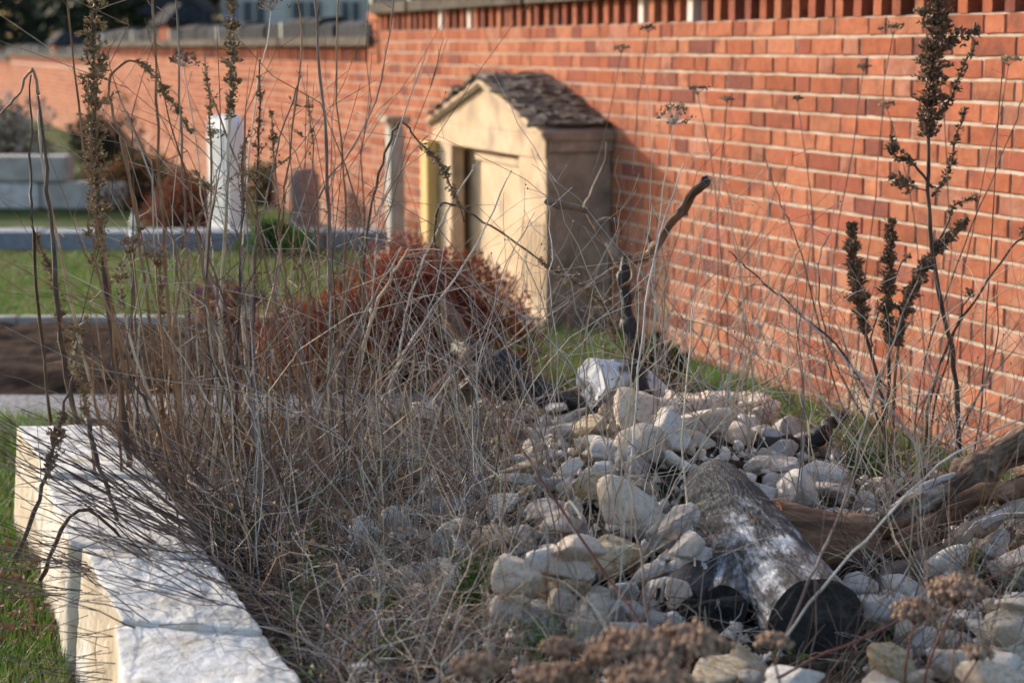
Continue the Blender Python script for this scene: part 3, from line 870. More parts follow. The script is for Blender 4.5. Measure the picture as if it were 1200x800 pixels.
limb('limb', [at(1040, 680, 3.88), at(1080, 662, 3.9), at(1130, 630, 3.98), at(1180, 606, 4.05), at(1270, 570, 4.1)], [.018, .022, .022, .020, .018], M_branch, br2, sides=18, amp=.35, wob=.03, fr=9, seed=14, endmat=M_heart)
limb('bare_wood', [at(1110, 632, 3.97), at(1150, 613, 4.02), at(1200, 590, 4.06)], [.010, .016, .008], M_greywood, br2, sides=12, amp=.2, seed=15)
o = limb('charred_stick', [at(880, 512, 5.0), at(930, 515, 5.05), at(965, 500, 5.15), at(990, 487, 5.25)], [.020, .024, .022, .016], M_char, None, sides=16, amp=.35, seed=16, wob=.03)
tag(o, 'short curved black charred stick on the grass right of the heap', 'stick')
o = limb('charred_offcut', [at(795, 712, 3.55), at(812, 690, 3.66), at(830, 668, 3.78)], [.052, .054, .050], M_char, None, sides=20, amp=.15, seed=17)
tag(o, 'black charred offcut between the white rock and the log', 'offcut')
o = limb('charred_offcut', [at(640, 745, 3.5), at(690, 738, 3.55), at(750, 742, 3.5)], [.030, .036, .026], M_char, None, sides=16, amp=.25, seed=18)
tag(o, 'flat black charred stick under the front of the heap', 'offcut')
o = limb('ashen_log_piece', [at(692, 448, 5.25), at(728, 446, 5.32), at(768, 462, 5.4)], [.062, .070, .046], M_chalk, None, sides=28, amp=.26, seed=19, endmat=M_chalk)
tag(o, 'chalk white burnt log piece standing behind the crest of the heap', 'log')
o = limb('charred_stick', [at(742, 425, 5.2), at(752, 455, 5.2), at(768, 480, 5.2)], [.016, .020, .018], M_char, None, sides=12, amp=.25, seed=21)
tag(o, 'black burnt stake leaning on the chalk white log piece', 'stick')
# dark fallen trunk with pale sawn top, left of the heap
dt = empty('fallen_dark_trunk', at(640, 455, 5.5), 0, 'dark fallen trunk with a pale sawn end rising left of the heap', 'log')
limb('trunk', [at(518, 362, 5.75), at(548, 405, 5.65), at(590, 440, 5.55), at(650, 465, 5.45), at(710, 490, 5.35)], [.034, .042, .045, .042, .034], M_char, dt, sides=20, amp=.4, fr=8, seed=22, wob=.03, endmat=M_greywood)
limb('broken_stub', [at(560, 400, 5.62), at(528, 440, 5.5), at(500, 462, 5.45)], [.018, .018, .010], M_wood, dt, sides=12, amp=.3, seed=23, endmat=M_heart)
limb('peeled_wood', [at(516, 358, 5.73), at(530, 376, 5.68), at(545, 398, 5.62)], [.032, .033, .020], M_wood, dt, sides=14, amp=.15, seed=24, endmat=M_greywood)
#fork of the tomb
fb = empty('forked_branch', at(748, 470, 5.3), 0, 'bare forked branch with sawn tips standing before the tomb', 'branch')
limb('limb', [at(748, 470, 5.35), at(740, 400, 5.38), at(733, 340, 5.42), at(735, 305, 5.45)], [.016, .018, .020, .022], M_char, fb, sides=14, amp=.3, seed=25, wob=.010, sub=10)
limb('limb', [at(733, 305, 5.45), at(765, 292, 5.40), at(795, 250, 5.34), at(827, 211, 5.28)], [.020, .017, .014, .0145], M_wood, fb, sides=14, amp=.35, seed=26, wob=.008, sub=10, endmat=M_char)
limb('limb', [at(735, 322, 5.45), at(712, 285, 5.5), at(690, 248, 5.52), at(665, 240, 5.5), at(640, 236, 5.45)], [.022, .018, .015, .012, .009], M_branch, fb, sides=14, amp=.4, seed=27, wob=.010, sub=10, endmat=M_char)
limb('twig', [at(686, 244, 5.5), at(700, 215, 5.5), at(710, 190, 5.52), at(711, 166, 5.52)], [.008, .007, .006, .0055], M_branch, fb, sides=8, amp=.3, seed=28, wob=.006)
for k_, (q0, q1) in enumerate([((765, 292), (756, 272)), ((700, 262), (716, 256)), ((738, 380), (722, 368)), ((738, 350), (754, 338)), ((795, 250), (806, 252))]):
    limb('stub', [at(q0[0], q0[1], 5.42), at((q0[0] + q1[0]) / 2, (q0[1] + q1[1]) / 2 - 2, 5.41), at(q1[0], q1[1], 5.40)], [.010, .007, .0045], M_branch, fb, sides=8, amp=.3, seed=60 + k_, endmat=M_greywood)
limb('peeled_strip', [at(738, 300, 5.38), at(742, 325, 5.36), at(728, 336, 5.34)], [.008, .007, .003], M_wood, fb, sides=8, amp=.2, seed=29)
# ------------------------------------------------------------------ stems and heads
def spath(p0, p1, n=9, bow=.08, wig=.006, bv=None):
    p0 = np.array(p0, float); p1 = np.array(p1, float)
    L = np.linalg.norm(p1 - p0); t = np.linspace(0, 1, n)[:, None]
    if bv is None:
        bv = rng.normal(0, 1, 3); bv[2] *= .4; bv /= np.linalg.norm(bv)
    P = p0 + (p1 - p0) * t + np.array(bv) * (np.sin(math.pi * t) * bow * L)
    w = np.cumsum(rng.normal(0, 1, (n, 3)), axis=0) * wig * L
    w -= w[0] + (w[-1] - w[0]) * t
    return P + w

def ppath(pts, per=5, wig=.003):
    """a smooth path through points"""
    P = [Vector(p) for p in pts]; out = []; n = len(P)
    for i in range(n - 1):
        p0, p1, p2, p3 = P[max(i - 1, 0)], P[i], P[i + 1], P[min(i + 2, n - 1)]
        for k in range(per):
            t = k / per
            out.append(.5 * ((2 * p1) + (-p0 + p2) * t + (2 * p0 - 5 * p1 + 4 * p2 - p3) * t * t + (-p0 + 3 * p1 - 3 * p2 + p3) * t ** 3))
    out.append(P[-1]); A = np.array([tuple(a) for a in out])
    return A + rng.normal(0, wig, A.shape)

def seeds_on(mb, P, dens, spread, size, mi=0, up=.5, curl=True):
    """knots of dry bracts crowding along a path"""
    seg = np.linalg.norm(np.diff(P, axis=0), axis=1); tot = seg.sum(); cum = np.concatenate([[0], np.cumsum(seg)])
    n = int(tot * dens * 1.5)
    for i in range(n):
        s = rng.uniform(0, tot); s += .012 * math.sin(s * 90)
        s = min(max(s, 0), tot * .999)
        k = int(np.searchsorted(cum, s) - 1); k = max(0, min(k, len(P) - 2)); t = (s - cum[k]) / max(seg[k], 1e-6)
        c = P[k] * (1 - t) + P[k + 1] * t
        ax = (P[k + 1] - P[k]) / max(seg[k], 1e-6)
        taper = .35 + .65 * math.sin(math.pi * min(1, max(0.05, s / tot)) ** .8)
        d = rng.normal(0, 1, 3); d -= ax * d.dot(ax); d /= np.linalg.norm(d) + 1e-9
        r = spread * taper * rng.uniform(.1, 1) * (1 + .5 * math.sin(s * 130))
        p = c + d * r
        dd = ax * up + d * .8 + rng.normal(0, .35, 3)
        if rng.random() < .65: mb.blob(p, size * rng.uniform(.35, .8), mi, 1.6, dd)
        else: mb.leaf(p, dd, rng.normal(0, 1, 3), size * rng.uniform(1.1, 2.3), size * rng.uniform(.4, .8), mi, .6)

def umbel(mb, mbs, p, r, n=36, ball=.006, rays=9, up=(0, 0, 1), dome=.35):
    """flat seed head: rays spreading from the stalk, each with a cushion of beads"""
    p = np.array(p, float)
    for i in range(rays):
        a = i * 2.4 + rng.uniform(-.2, .2); rr = r * math.sqrt((i + .5) / rays)
        q = p + np.array([math.cos(a) * rr, math.sin(a) * rr, dome * r * (1 - (rr / r) ** 2) + rng.uniform(-.1, .1) * r])
        mbs.tube([p - np.array([0, 0, r * .7]), (p + q) / 2 - np.array([0, 0, r * .25]), q], [.0011, .0009, .0008], 3, 0)
        for j in range(max(1, n // rays)):
            e = rng.normal(0, 1, 3) * np.array([1, 1, .45]) * r * .62 / math.sqrt(rays)
            mb.blob(q + e, ball * rng.uniform(.6, 1.15), 0)

def base_fix(p):
    return (p[0], p[1], ground_h(p[0], p[1]) - .02)

def weed(name, label, cat, group, stems, root=None):
    """stems: list of dict(pts, r, mat, seed=(from,to,dens,spread,size,mat), twigs)"""
    r0 = stems[0]['pts'][0]
    e = empty(name, base_fix(r0), 0, label, cat, group)
    off = np.array(e.location)
    for s in stems:
        P = ppath(s['pts'], 6, s.get('wig', .0022)) - off
        n = len(P)
        mb = MB(); rr = 1.45 * np.linspace(s['r'], s['r'] * .42, n) * (1 + .12 * np.sin(np.arange(n) * 2.1))
        mb.tube(P, rr, 6, 0)
        sd = MB(); any_seed = False
        for k in range(s.get('twigs', 0)):
            i = random.randint(int(n * s.get('tw0', .35)), n - 2)
            ax = P[i + 1] - P[i]; ax /= np.linalg.norm(ax) + 1e-9
            d = rng.normal(0, 1, 3); d[2] *= .5; d += ax * .9; d /= np.linalg.norm(d)
            L = rng.uniform(.03, .14) * s.get('twl', 1)
            Q = spath(P[i], P[i] + d * L, 5, .14, .02)
            mb.tube(Q, np.linspace(s['r'] * .33, s['r'] * .16, 5), 3, 0)
            if 'seed' in s and rng.random() < .75:
                seeds_on(sd, Q[1:], s['seed'][2] * .45, s['seed'][3] * .6, s['seed'][4], 0); any_seed = True
        if 'seed' in s:
            a, b, dens, spread, size, sm = s['seed']
            seeds_on(sd, P[int(n * a):max(int(n * a) + 2, int(n * b))], dens, spread, size, 0); any_seed = True
        mb.build('stem', s['mat'], e, smooth=True)
        if any_seed: sd.build('seed_head', s['seed'][5] if 'seed' in s else M_seed, e)['kind'] = 'stuff'
    return e

def px(pts, Y0, Y1=None):
    """points of the place on a path seen through photo pixels, going from depth Y0 to Y1"""
    Y1 = Y0 if Y1 is None else Y1; n = len(pts)
    out = [at(a, b, Y0 + (Y1 - Y0) * i / max(1, n - 1)) for i, (a, b) in enumerate(pts)]
    g = ground_h(out[0].x, out[0].y)
    return out, g
def S(pts, Y, r, m, Y1=None, ground=True, **k):
    P, g = px(pts, Y, Y1)
    if ground and P[0].z > g: P = [Vector((P[0].x, P[0].y, g - .02))] + P if P[0].z - g > .05 else [Vector((P[0].x, P[0].y, g - .02))] + P[1:]
    return dict(pts=P, r=r, mat=m, **k)
SD = lambda a, b, d=700, sp=.016, sz=.006, m=None: (a, b, d, sp, sz, m or M_seed)

TG = 'tall dry mugwort clumps on the left of the bed'
weed('mugwort_clump', 'thick dark mugwort stem with shaggy seed clusters, furthest left of the tall clump', 'weed', TG, [
    S([(150, 520), (130, 380), (112, 200), (110, 60), (112, -60)], 4.75, .0075, S_DARK, seed=SD(.50, 1, 900, .032, .008), twigs=14),
    S([(160, 520), (120, 300), (95, 150), (75, -40)], 4.85, .0042, S_BROWN, twigs=6),
    S([(140, 510), (128, 330), (108, 230), (104, 90)], 4.7, .0036, S_BROWN, twigs=8, seed=SD(.55, .95, 500, .018, .006)),
    S([(105, 500), (75, 390), (60, 320), (35, 262)], 4.7, .0036, S_BROWN, seed=SD(.25, .98, 1300, .017, .006)),
])
weed('mugwort_clump', 'mugwort clump with a long arching seed spike drooping right at the top left', 'weed', TG, [
    S([(205, 560), (180, 400), (150, 200), (128, 100), (160, 72), (195, 112), (224, 155)], 4.9, .0040, S_BROWN, seed=SD(.66, 1, 1500, .014, .006)),
    S([(215, 560), (195, 330), (185, 150), (178, -40)], 5.0, .0052, S_BROWN, twigs=6),
    S([(220, 560), (222, 400), (214, 200), (204, -40)], 5.05, .0044, S_MAUVE, twigs=8),
    S([(200, 550), (160, 420), (140, 330), (166, 262)], 4.6, .0036, S_TAN, seed=SD(.6, 1, 900, .014, .006)),
    S([(190, 540), (190, 440), (186, 300)], 4.9, .0036, S_BROWN, seed=SD(.5, 1, 900, .014, .006)),
])
weed('mugwort_clump', 'mugwort clump with one tall dense seed spike reaching the top of the white stone post', 'weed', TG, [
    S([(262, 580), (258, 400), (266, 200), (272, 90), (268, -50)], 4.75, .0045, S_TAN, seed=SD(.60, 1, 2200, .019, .0062, M_seed), twigs=4),
    S([(255, 570), (240, 400), (248, 200), (240, 60)], 4.8, .0036, S_BROWN, seed=SD(.7, .97, 800, .012, .005, M_seedpale), twigs=6),
    S([(275, 575), (278, 420), (282, 300), (286, 160)], 4.85, .0040, S_DARK, twigs=8, seed=SD(.75, 1, 900, .013, .005)),
    S([(290, 580), (295, 420), (300, 250), (305, 70)], 4.9, .0040, S_DARK, twigs=12, seed=SD(.72, .97, 800, .014, .005)),
    S([(245, 560), (225, 420), (205, 300), (150, 130)], 5.1, .0032, S_MAUVE, twigs=8),
])
weed('mugwort_clump', 'mugwort clump of two tall leaning brown stems beside the rust red bush', 'weed', TG, [
    S([(385, 590), (388, 440), (385, 250), (378, 120), (365, -60)], 4.9, .0056, S_MAUVE, twigs=6),
    S([(375, 600), (395, 430), (405, 250), (395, 120), (398, -50)], 4.95, .0032, S_BROWN, twigs=6),
    S([(372, 590), (350, 430), (330, 300), (318, 130)], 4.85, .0034, S_BROWN, twigs=10, seed=SD(.8, 1, 700, .012, .005)),
    S([(392, 590), (430, 400), (450, 220), (500, 60)], 5.0, .0026, S_GREY, twigs=8),
    S([(380, 590), (352, 400), (366, 250), (440, 120), (465, -30)], 5.1, .0030, S_MAUVE, twigs=8),
    S([(395, 600), (470, 420), (548, 305), (600, 200)], 5.0, .0030, S_GREY, twigs=10),
    S([(398, 560), (425, 410), (455, 330), (480, 290)], 4.9, .0045, S_TAN, twigs=4),
])
weed('mugwort_clump', 'mugwort clump of crossing brown stems in the middle of the tall weeds', 'weed', TG, [
    S([(330, 590), (330, 420), (300, 260), (240, 90)], 4.9, .0038, S_BROWN, twigs=8),
    S([(335, 590), (322, 400), (332, 250), (352, 60), (345, -40)], 4.95, .0034, S_BROWN, twigs=8),
    S([(320, 590), (300, 440), (298, 300), (330, 160), (352, 90)], 4.8, .0030, S_MAUVE, twigs=8),
    S([(340, 600), (370, 420), (372, 250), (360, 110)], 5.1, .0030, S_BROWN, twigs=10, seed=SD(.8, 1, 600, .012, .005)),
    S([(325, 595), (318, 480), (315, 390)], 4.7, .0050, S_BROWN, twigs=3),
])
weed('snapped_stalks', 'snapped weed stalk folded to a sharp peak at the far left', 'weed', TG, [
    dict(pts=[atz(92, 505, .27), at(75, 420, 4.6), at(58, 250, 4.62), at(46, 112, 4.66)], r=.0060, mat=S_DARK),
    dict(pts=[at(46, 112, 4.66), at(38, 82, 4.68), at(20, 112, 4.64), at(-5, 140, 4.6)], r=.0034, mat=S_BROWN),
    dict(pts=[atz(60, 505, .27), at(40, 300, 4.5), at(36, 200, 4.52), at(36, 90, 4.55)], r=.0036, mat=S_DARK),
    dict(pts=[atz(120, 505, .27), at(60, 250, 4.8), at(44, 130, 4.85)], r=.0042, mat=S_TAN),
])
weed('mugwort_clump', 'slender purplish weed clump between the leaning stems and the tall spike', 'weed', TG, [
    S([(300, 610), (290, 450), (250, 330), (200, 240)], 4.6, .0026, S_MAUVE, twigs=8),
    S([(310, 615), (340, 450), (322, 340), (345, 240)], 4.55, .0028, S_MAUVE, twigs=8),
    S([(305, 610), (275, 450), (262, 350), (222, 250)], 4.65, .0028, S_RED, twigs=6),
    S([(315, 610), (360, 500), (420, 380), (470, 290)], 4.7, .0026, S_GREY, twigs=8),
])
weed('mugwort_clump', 'mugwort clump of stout brown canes rising just behind the edging blocks', 'weed', TG, [
    S([(230, 620), (190, 500), (150, 420), (118, 330), (100, 240)], 4.5, .0042, S_BROWN, twigs=6),
    S([(235, 620), (215, 500), (205, 400), (215, 300)], 4.5, .0048, S_BROWN, twigs=4),
    S([(240, 620), (255, 480), (240, 330), (255, 200)], 4.55, .0034, S_TAN, twigs=6),
    S([(222, 600), (175, 480), (140, 440), (92, 400)], 4.45, .0036, S_DARK, twigs=3),
    S([(228, 610), (208, 470), (178, 330), (140, 160)], 4.6, .0030, S_BROWN, twigs=6),
])
weed('drooping_seed_stalk', 'snapped dark stalk with a curled dead leaf hanging over the white edging blocks', 'weed', TG, [
    dict(pts=[at(18, 655, 4.2), at(50, 570, 4.25), at(66, 510, 4.3), at(86, 440, 4.35)], r=.0048, mat=S_DARK, seed=(.4, .8, 1100, .016, .009, M_seeddark)),
    dict(pts=[at(86, 440, 4.35), at(88, 400, 4.37), at(100, 370, 4.4)], r=.0028, mat=S_TAN, seed=(.1, 1, 900, .016, .007, M_seed)),
    dict(pts=[at(46, 680, 4.1), at(92, 598, 4.05), at(160, 640, 4.1), at(235, 680, 4.2)], r=.0040, mat=S_DARK),
    dict(pts=[at(100, 490, 4.4), at(122, 560, 4.3), at(150, 630, 4.2), at(215, 690, 4.2)], r=.0050, mat=S_DARK),
])
weed('arching_weed', 'dark stem arching to a peak in front of the tomb and drooping in seed spikes', 'weed', 'weeds in front of the tomb', [
    S([(430, 560), (425, 400), (430, 270), (452, 180), (469, 144), (490, 165), (520, 200), (545, 260)], 5.2, .0036, S_DARK, seed=SD(.74, .97, 1300, .013, .006)),
    S([(520, 560), (515, 350), (510, 260), (528, 238), (575, 265), (640, 310), (700, 350), (722, 400)], 5.25, .0034, S_DARK, seed=SD(.68, .98, 1100, .013, .006)),
    S([(440, 560), (470, 400), (490, 320), (540, 220), (560, 190)], 5.3, .0028, S_GREY, twigs=6),
    S([(450, 560), (400, 420), (420, 300), (470, 200), (500, 160)], 5.3, .0024, S_MAUVE, twigs=6),
])
RG = 'dark mugwort stalks before the brick wall'
weed('dark_mugwort', 'tall dark mugwort with crowded seed plumes against the brick wall at right', 'weed', RG, [
    S([(1125, 540), (1118, 430), (1092, 290), (1088, 160), (1098, 40), (1106, -40)], 5.0, .0060, S_DARK, twigs=16, tw0=.55, twl=1.0, seed=(.66, 1, 3600, .036, .0085, M_seeddark)),
    S([(1092, 220), (1070, 190), (1048, 182), (1044, 160)], 5.0, .003, S_DARK, ground=False, seed=(.3, 1, 1500, .016, .007, M_seeddark)),
    S([(1092, 300), (1110, 262), (1120, 240), (1150, 230)], 5.0, .0028, S_DARK, ground=False, seed=(.4, 1, 900, .012, .006, M_seeddark)),
    S([(1094, 140), (1112, 120), (1128, 80), (1144, 50)], 5.0, .0028, S_DARK, ground=False, seed=(.1, 1, 1100, .012, .006, M_seeddark)),
    S([(1092, 230), (1112, 200), (1120, 160), (1135, 125)], 5.0, .0028, S_DARK, ground=False, seed=(.1, 1, 900, .012, .006, M_seeddark)),
])
weed('dark_mugwort', 'shorter dark mugwort with three fat upright seed spikes before the brick wall', 'weed', RG, [
    S([(1040, 530), (1030, 450), (1012, 380), (1002, 320), (998, 262)], 4.95, .0050, S_DARK, seed=(.56, 1, 3800, .022, .0080, M_seeddark)),
    S([(1035, 530), (1042, 440), (1040, 370), (1042, 310), (1044, 258)], 5.0, .0046, S_DARK, seed=(.50, 1, 3800, .019, .0078, M_seeddark)),
    S([(1045, 530), (1050, 430), (1062, 360), (1092, 300), (1134, 256)], 5.0, .0046, S_BROWN, seed=(.46, 1, 3600, .019, .0078, M_seeddark)),
    S([(1042, 460), (1022, 420), (1024, 380), (1056, 310), (1066, 300)], 5.02, .0026, S_DARK, ground=False, seed=(.85, 1, 1200, .012, .006, M_seeddark)),
])
weed('dark_mugwort', 'thin dark stalk with a small dark tip at the right edge of the wall', 'weed', RG, [
    S([(1080, 560), (1100, 430), (1150, 340), (1190, 285), (1215, 262)], 4.9, .0032, S_DARK, seed=(.78, 1, 1500, .016, .008, M_seeddark)),
    S([(1085, 560), (1095, 480), (1122, 380), (1138, 340)], 4.9, .0024, S_DARK, seed=(.88, 1, 1500, .012, .007, M_seeddark)),
    S([(1105, 560), (1128, 500), (1165, 420), (1168, 330)], 4.9, .0022, S_DARK, twigs=4),
])
weed('leaning_cane', 'long bare dark canes leaning across the foot of the brick wall', 'weed', RG, [
    S([(1055, 560), (1000, 430), (940, 370), (880, 318), (855, 295)], 5.0, .0030, S_DARK, twigs=3),
    S([(1040, 570), (985, 470), (940, 300), (915, 240), (895, 180)], 5.1, .0020, S_BROWN, twigs=5),
    S([(1080, 570), (1020, 500), (970, 400), (960, 310), (975, 270)], 5.1, .0024, S_MAUVE, twigs=5),
    S([(1110, 580), (1060, 500), (1010, 445), (960, 390), (930, 360)], 4.8, .0036, S_GREY, twigs=4),
    S([(1130, 590), (1150, 470), (1160, 300), (1176, 60)], 5.0, .0022, S_DARK, twigs=3),
    S([(1060, 560), (1085, 420), (1130, 290), (1190, 140), (1200, 90)], 5.2, .0020, S_DARK, twigs=3),
])

# yarrow heads on thin stalks in front of the wall, out at the wall's foot
for i, (a, b, Y, r, lab) in enumerate([(1047, 32, 5.6, .032, 'flat grey yarrow head high on the wall, left of the tall dark mugwort'), (728, 56, 6.2, .026, 'flat grey yarrow head above the tomb roof near the lattice bricks'),
        (818, 104, 5.9, .030, 'flat grey yarrow head on the open wall right of the tomb roof'), (1080, 12, 5.6, .022, 'small yarrow head touching the lattice bricks at upper right'),
        (1012, 78, 5.7, .020, 'small yarrow head low left of the highest flat one'), (1182, 70, 5.3, .028, 'yarrow head close to the right edge of the wall'),
        (935, 115, 5.8, .016, 'tiny yarrow head in the middle of the open wall'), (1040, 122, 5.7, .024, 'yarrow head beside the upper plume of the mugwort'),
        (760, 33, 6.2, .024, 'yarrow head right under the lattice course above the tomb'), (852, 116, 5.9, .018, 'tiny yarrow head beside the flat grey one on the open wall')]):
    p = at(a, b, Y); bs = at(a + random.uniform(-70, 70), 520, Y)
    e = empty('yarrow_stalk', (bs.x, bs.y, ground_h(bs.x, bs.y)), 0, lab, 'dried flower', 'yarrow stalks before the wall')
    off = np.array(e.location)
    mb, ms = MB(), MB(); umbel(mb, ms, np.array(p) - off, r, 50, .0045, 10, dome=.25)
    ms.tube(spath((0, 0, -.02), np.array(p) - off - np.array([0, 0, r * .7]), 12, .05, .006), np.linspace(.0022, .0014, 12), 4, 0)
    ms.build('stem', S_MAUVE, e); mb.build('flower_head', M_seedpale if i % 2 else M_seeddark, e)

# wild carrot umbel with beaded rays
def carrot(a, b, Y, r, base, lab):
    p = np.array(at(a, b, Y)); bs = at(base[0], base[1], Y)
    e = empty('wild_carrot_stalk', (bs.x, bs.y, ground_h(bs.x, bs.y)), 0, lab, 'dried flower', 'wild carrot skeletons')
    off = np.array(e.location); mb, ms = MB(), MB(); p = p - off
    for i in range(34):
        a_ = rng.uniform(0, 6.28); el = rng.uniform(.15, 1.35)
        d = np.array([math.cos(a_) * math.cos(el), math.sin(a_) * math.cos(el), math.sin(el)])
        q = p + d * r * rng.uniform(.75, 1.05)
        ms.tube([p, (p + q) / 2 + d * .002 + np.array([0, 0, -.003]), q], [.0011, .0009, .0007], 3)
        for j in range(4): mb.blob(q + rng.normal(0, .0035, 3), .0032, 0)
    ms.tube(spath((0, 0, -.02), p, 14, .04, .005), np.linspace(.0030, .0018, 14), 5)
    ms.build('stem', S_GREY, e); mb.build('seeds', M_seeddark, e)['kind'] = 'stuff'
carrot(790, 146, 5.3, .062, (765, 520), 'open round wild carrot skeleton beside the tomb roof, beaded rays spread')
carrot(215, 78, 5.2, .045, (262, 500), 'faint wild carrot skeleton among the tall stems at upper left')
carrot(318, 12, 5.2, .050, (300, 500), 'wild carrot skeleton at the top edge above the marble post')

# clumps of arching straw stalks over the heap and the bed
AG = 'straw grass clumps around the rubble heap'
clumps = [((560, 620), 4.4, 'straw grass clump left of the heap, stalks crossing in front of the tomb'), ((650, 600), 4.5, 'straw grass clump at the left shoulder of the heap'),
          ((700, 690), 3.8, 'straw grass clump growing through the front of the heap'), ((780, 560), 4.7, 'straw grass clump rising behind the crest of the heap'),
          ((880, 560), 4.7, 'straw grass clump between the log and the dark stick'), ((960, 640), 4.1, 'straw grass clump in the fork of the log'),
          ((480, 640), 4.3, 'straw grass clump in the weedy middle of the bed'), ((1060, 640), 4.2, 'straw grass clump beside the split branch'),
          ((860, 440), 5.9, 'pale straw clump at the foot of the wall by the green patch'), ((740, 440), 5.7, 'pale straw clump in the shade beside the tomb'),
          ((420, 560), 4.9, 'straw grass clump before the rust red bush')]
for ci, ((a, b), Y, lab) in enumerate(clumps):
    bs = at(a, b, Y); e = empty('straw_clump', (bs.x, bs.y, ground_h(bs.x, bs.y)), 0, lab, 'dry grass', AG)
    n = 9 if ci < 8 else 10
    for m_i, mm in enumerate((S_TAN, S_GREY, S_MAUVE)):
        mb = MB()
        for k in range(n // 3 + 2):
            ba = rng.normal(0, .05, 2); lean = rng.normal(0, .20, 2); hh = rng.uniform(.28, .82) * (1.1 if ci in (3, 4, 8, 9) else 1)
            p0 = np.array([ba[0], ba[1], -.02]); p1 = np.array([ba[0] + lean[0] * 1.4, ba[1] + lean[1], hh])
            bv = np.array([-lean[0], -lean[1], .35]); bv /= np.linalg.norm(bv) + 1e-6
            P = spath(p0, p1, 14, rng.uniform(.03, .20), .009, bv)
            if rng.random() < .35:   # nodding tip
                d = P[-1] - P[-2]; tip = P[-1] + d * 2 + np.array([np.sign(lean[0]) * .05, 0, -.02]); P = np.vstack([P, P[-1] + d * 1 + np.array([np.sign(lean[0]) * .012, 0, .004]), tip])
            mb.tube(P, np.linspace(rng.uniform(.0012, .0022), .0006, len(P)), 4, 0)
            if rng.random() < .4:
                for q in range(rng.integers(2, 6)):
                    i = rng.integers(len(P) // 2, len(P) - 1)
                    Q = spath(P[i], P[i] + rng.normal(0, .045, 3) + np.array([0, 0, .03]), 4, .1, .01); mb.tube(Q, .0006, 3, 0)
                    mb.blob(Q[-1], .003, 0)
        mb.build('stalk', mm, e)

# straight canes, pale with a few bigger, through the heap
CG = 'bare canes standing in the heap'
weed('bare_cane', 'pale stout cane crossing the front of the heap before the white rock', 'cane', CG, [
    S([(715, 800), (720, 720), (735, 600), (745, 480), (760, 330), (800, 190)], 3.7, .0030, S_GREY, Y1=4.6)])
weed('bare_cane', 'upright brown cane standing before the left foot of the heap', 'cane', CG, [
    S([(586, 790), (588, 700), (590, 600), (598, 470)], 3.5, .0026, S_BROWN, Y1=3.8)])
weed('bare_cane', 'forked reddish cane in front of the heap left of the black log end', 'cane', CG, [
    S([(765, 800), (755, 740), (700, 660), (620, 540), (560, 450)], 3.1, .0030, S_RED, Y1=3.6),
    S([(760, 760), (752, 660), (735, 560), (700, 420)], 3.1, .0022, S_MAUVE, Y1=3.4)])
weed('bare_cane', 'orange brown cane leaning before the left side of the log', 'cane', CG, [
    S([(838, 830), (828, 740), (812, 640), (800, 520), (812, 360)], 3.3, .0026, S_TAN, Y1=4.1)])
weed('bare_cane', 'long red brown cane slanting low across the bottom right corner', 'cane', CG, [
    dict(pts=[at(850, 830, 2.9), at(950, 775, 3.0), at(1080, 715, 3.1), at(1240, 640, 3.2)], r=.0022, mat=S_RED)])
weed('bare_cane', 'grey cane slanting up right across the log end', 'cane', CG, [
    S([(830, 830), (900, 770), (1000, 650), (1100, 545), (1220, 480)], 3.05, .0024, S_GREY, Y1=3.5),
    S([(880, 830), (940, 700), (985, 600), (1020, 480), (1075, 330)], 3.1, .0026, S_MAUVE, Y1=3.7)])

# fans of thin twigs: over the edging blocks, in the bottom right, in the foreground
def fan(name, label, cat, root, n, ends, Y, dY, mats, r, z0=None, bow=.07, tw=2, group=None, spread=.05):
    rt = at(root[0], root[1], Y); e = empty(name, tuple(rt), 0, label, cat, group)
    off = np.array(e.location)
    bs = [MB() for _ in mats]
    for k in range(n):
        ex, ey = random.uniform(ends[0], ends[2]), random.uniform(ends[1], ends[3])
        p1 = np.array(at(ex, ey, Y + random.uniform(-dY, dY))) - off
        p0 = np.array([rng.normal(0, spread), rng.normal(0, spread), rng.normal(0, spread * .35)])
        P = spath(p0, p1, 12, bow * rng.uniform(-1, 1), .008, (0, .1, 1))
        mb = bs[k % len(mats)]
        mb.tube(P, np.linspace(r * rng.uniform(.7, 1.3), r * .35, 12), 4, 0)
        for q in range(rng.integers(0, tw + 1)):
            i = rng.integers(4, 11); d = (P[i] - P[i - 1]); d /= np.linalg.norm(d)
            Q = spath(P[i], P[i] + (d + rng.normal(0, .45, 3)) * rng.uniform(.05, .2), 6, .08, .015); mb.tube(Q, np.linspace(r * .5, r * .25, 6), 3, 0)
    for mb, mm in zip(bs, mats): mb.build('twigs', mm, e)
    return e
fan('twig_fan', 'spray of thin brown twigs sweeping left over the white edging blocks', 'twigs', (345, 700), 125, (-60, 470, 200, 700), 4.05, .3, [S_MAUVE, S_DARK, S_DARK], .0025, group='twig sprays over the edging', spread=.07)
fan('twig_fan', 'lower spray of thin twigs across the nearest white edging block', 'twigs', (395, 760), 80, (-50, 600, 260, 840), 3.6, .3, [S_DARK, S_MAUVE], .0019, group='twig sprays over the edging', spread=.08)
fan('twig_fan', 'dense dark brush heap of twigs at the right of the edging blocks', 'twigs', (330, 660), 95, (150, 520, 420, 720), 4.15, .25, [S_MAUVE, S_DARK, S_GREY], .0018, group='twig sprays over the edging', spread=.12)
fan('twig_fan', 'grey twigs fanning up to the right below the black log end', 'twigs', (930, 860), 26, (960, 520, 1260, 800), 3.15, .2, [S_MAUVE, S_DARK, S_DARK], .0015, group='twig sprays in front of the heap', spread=.04)
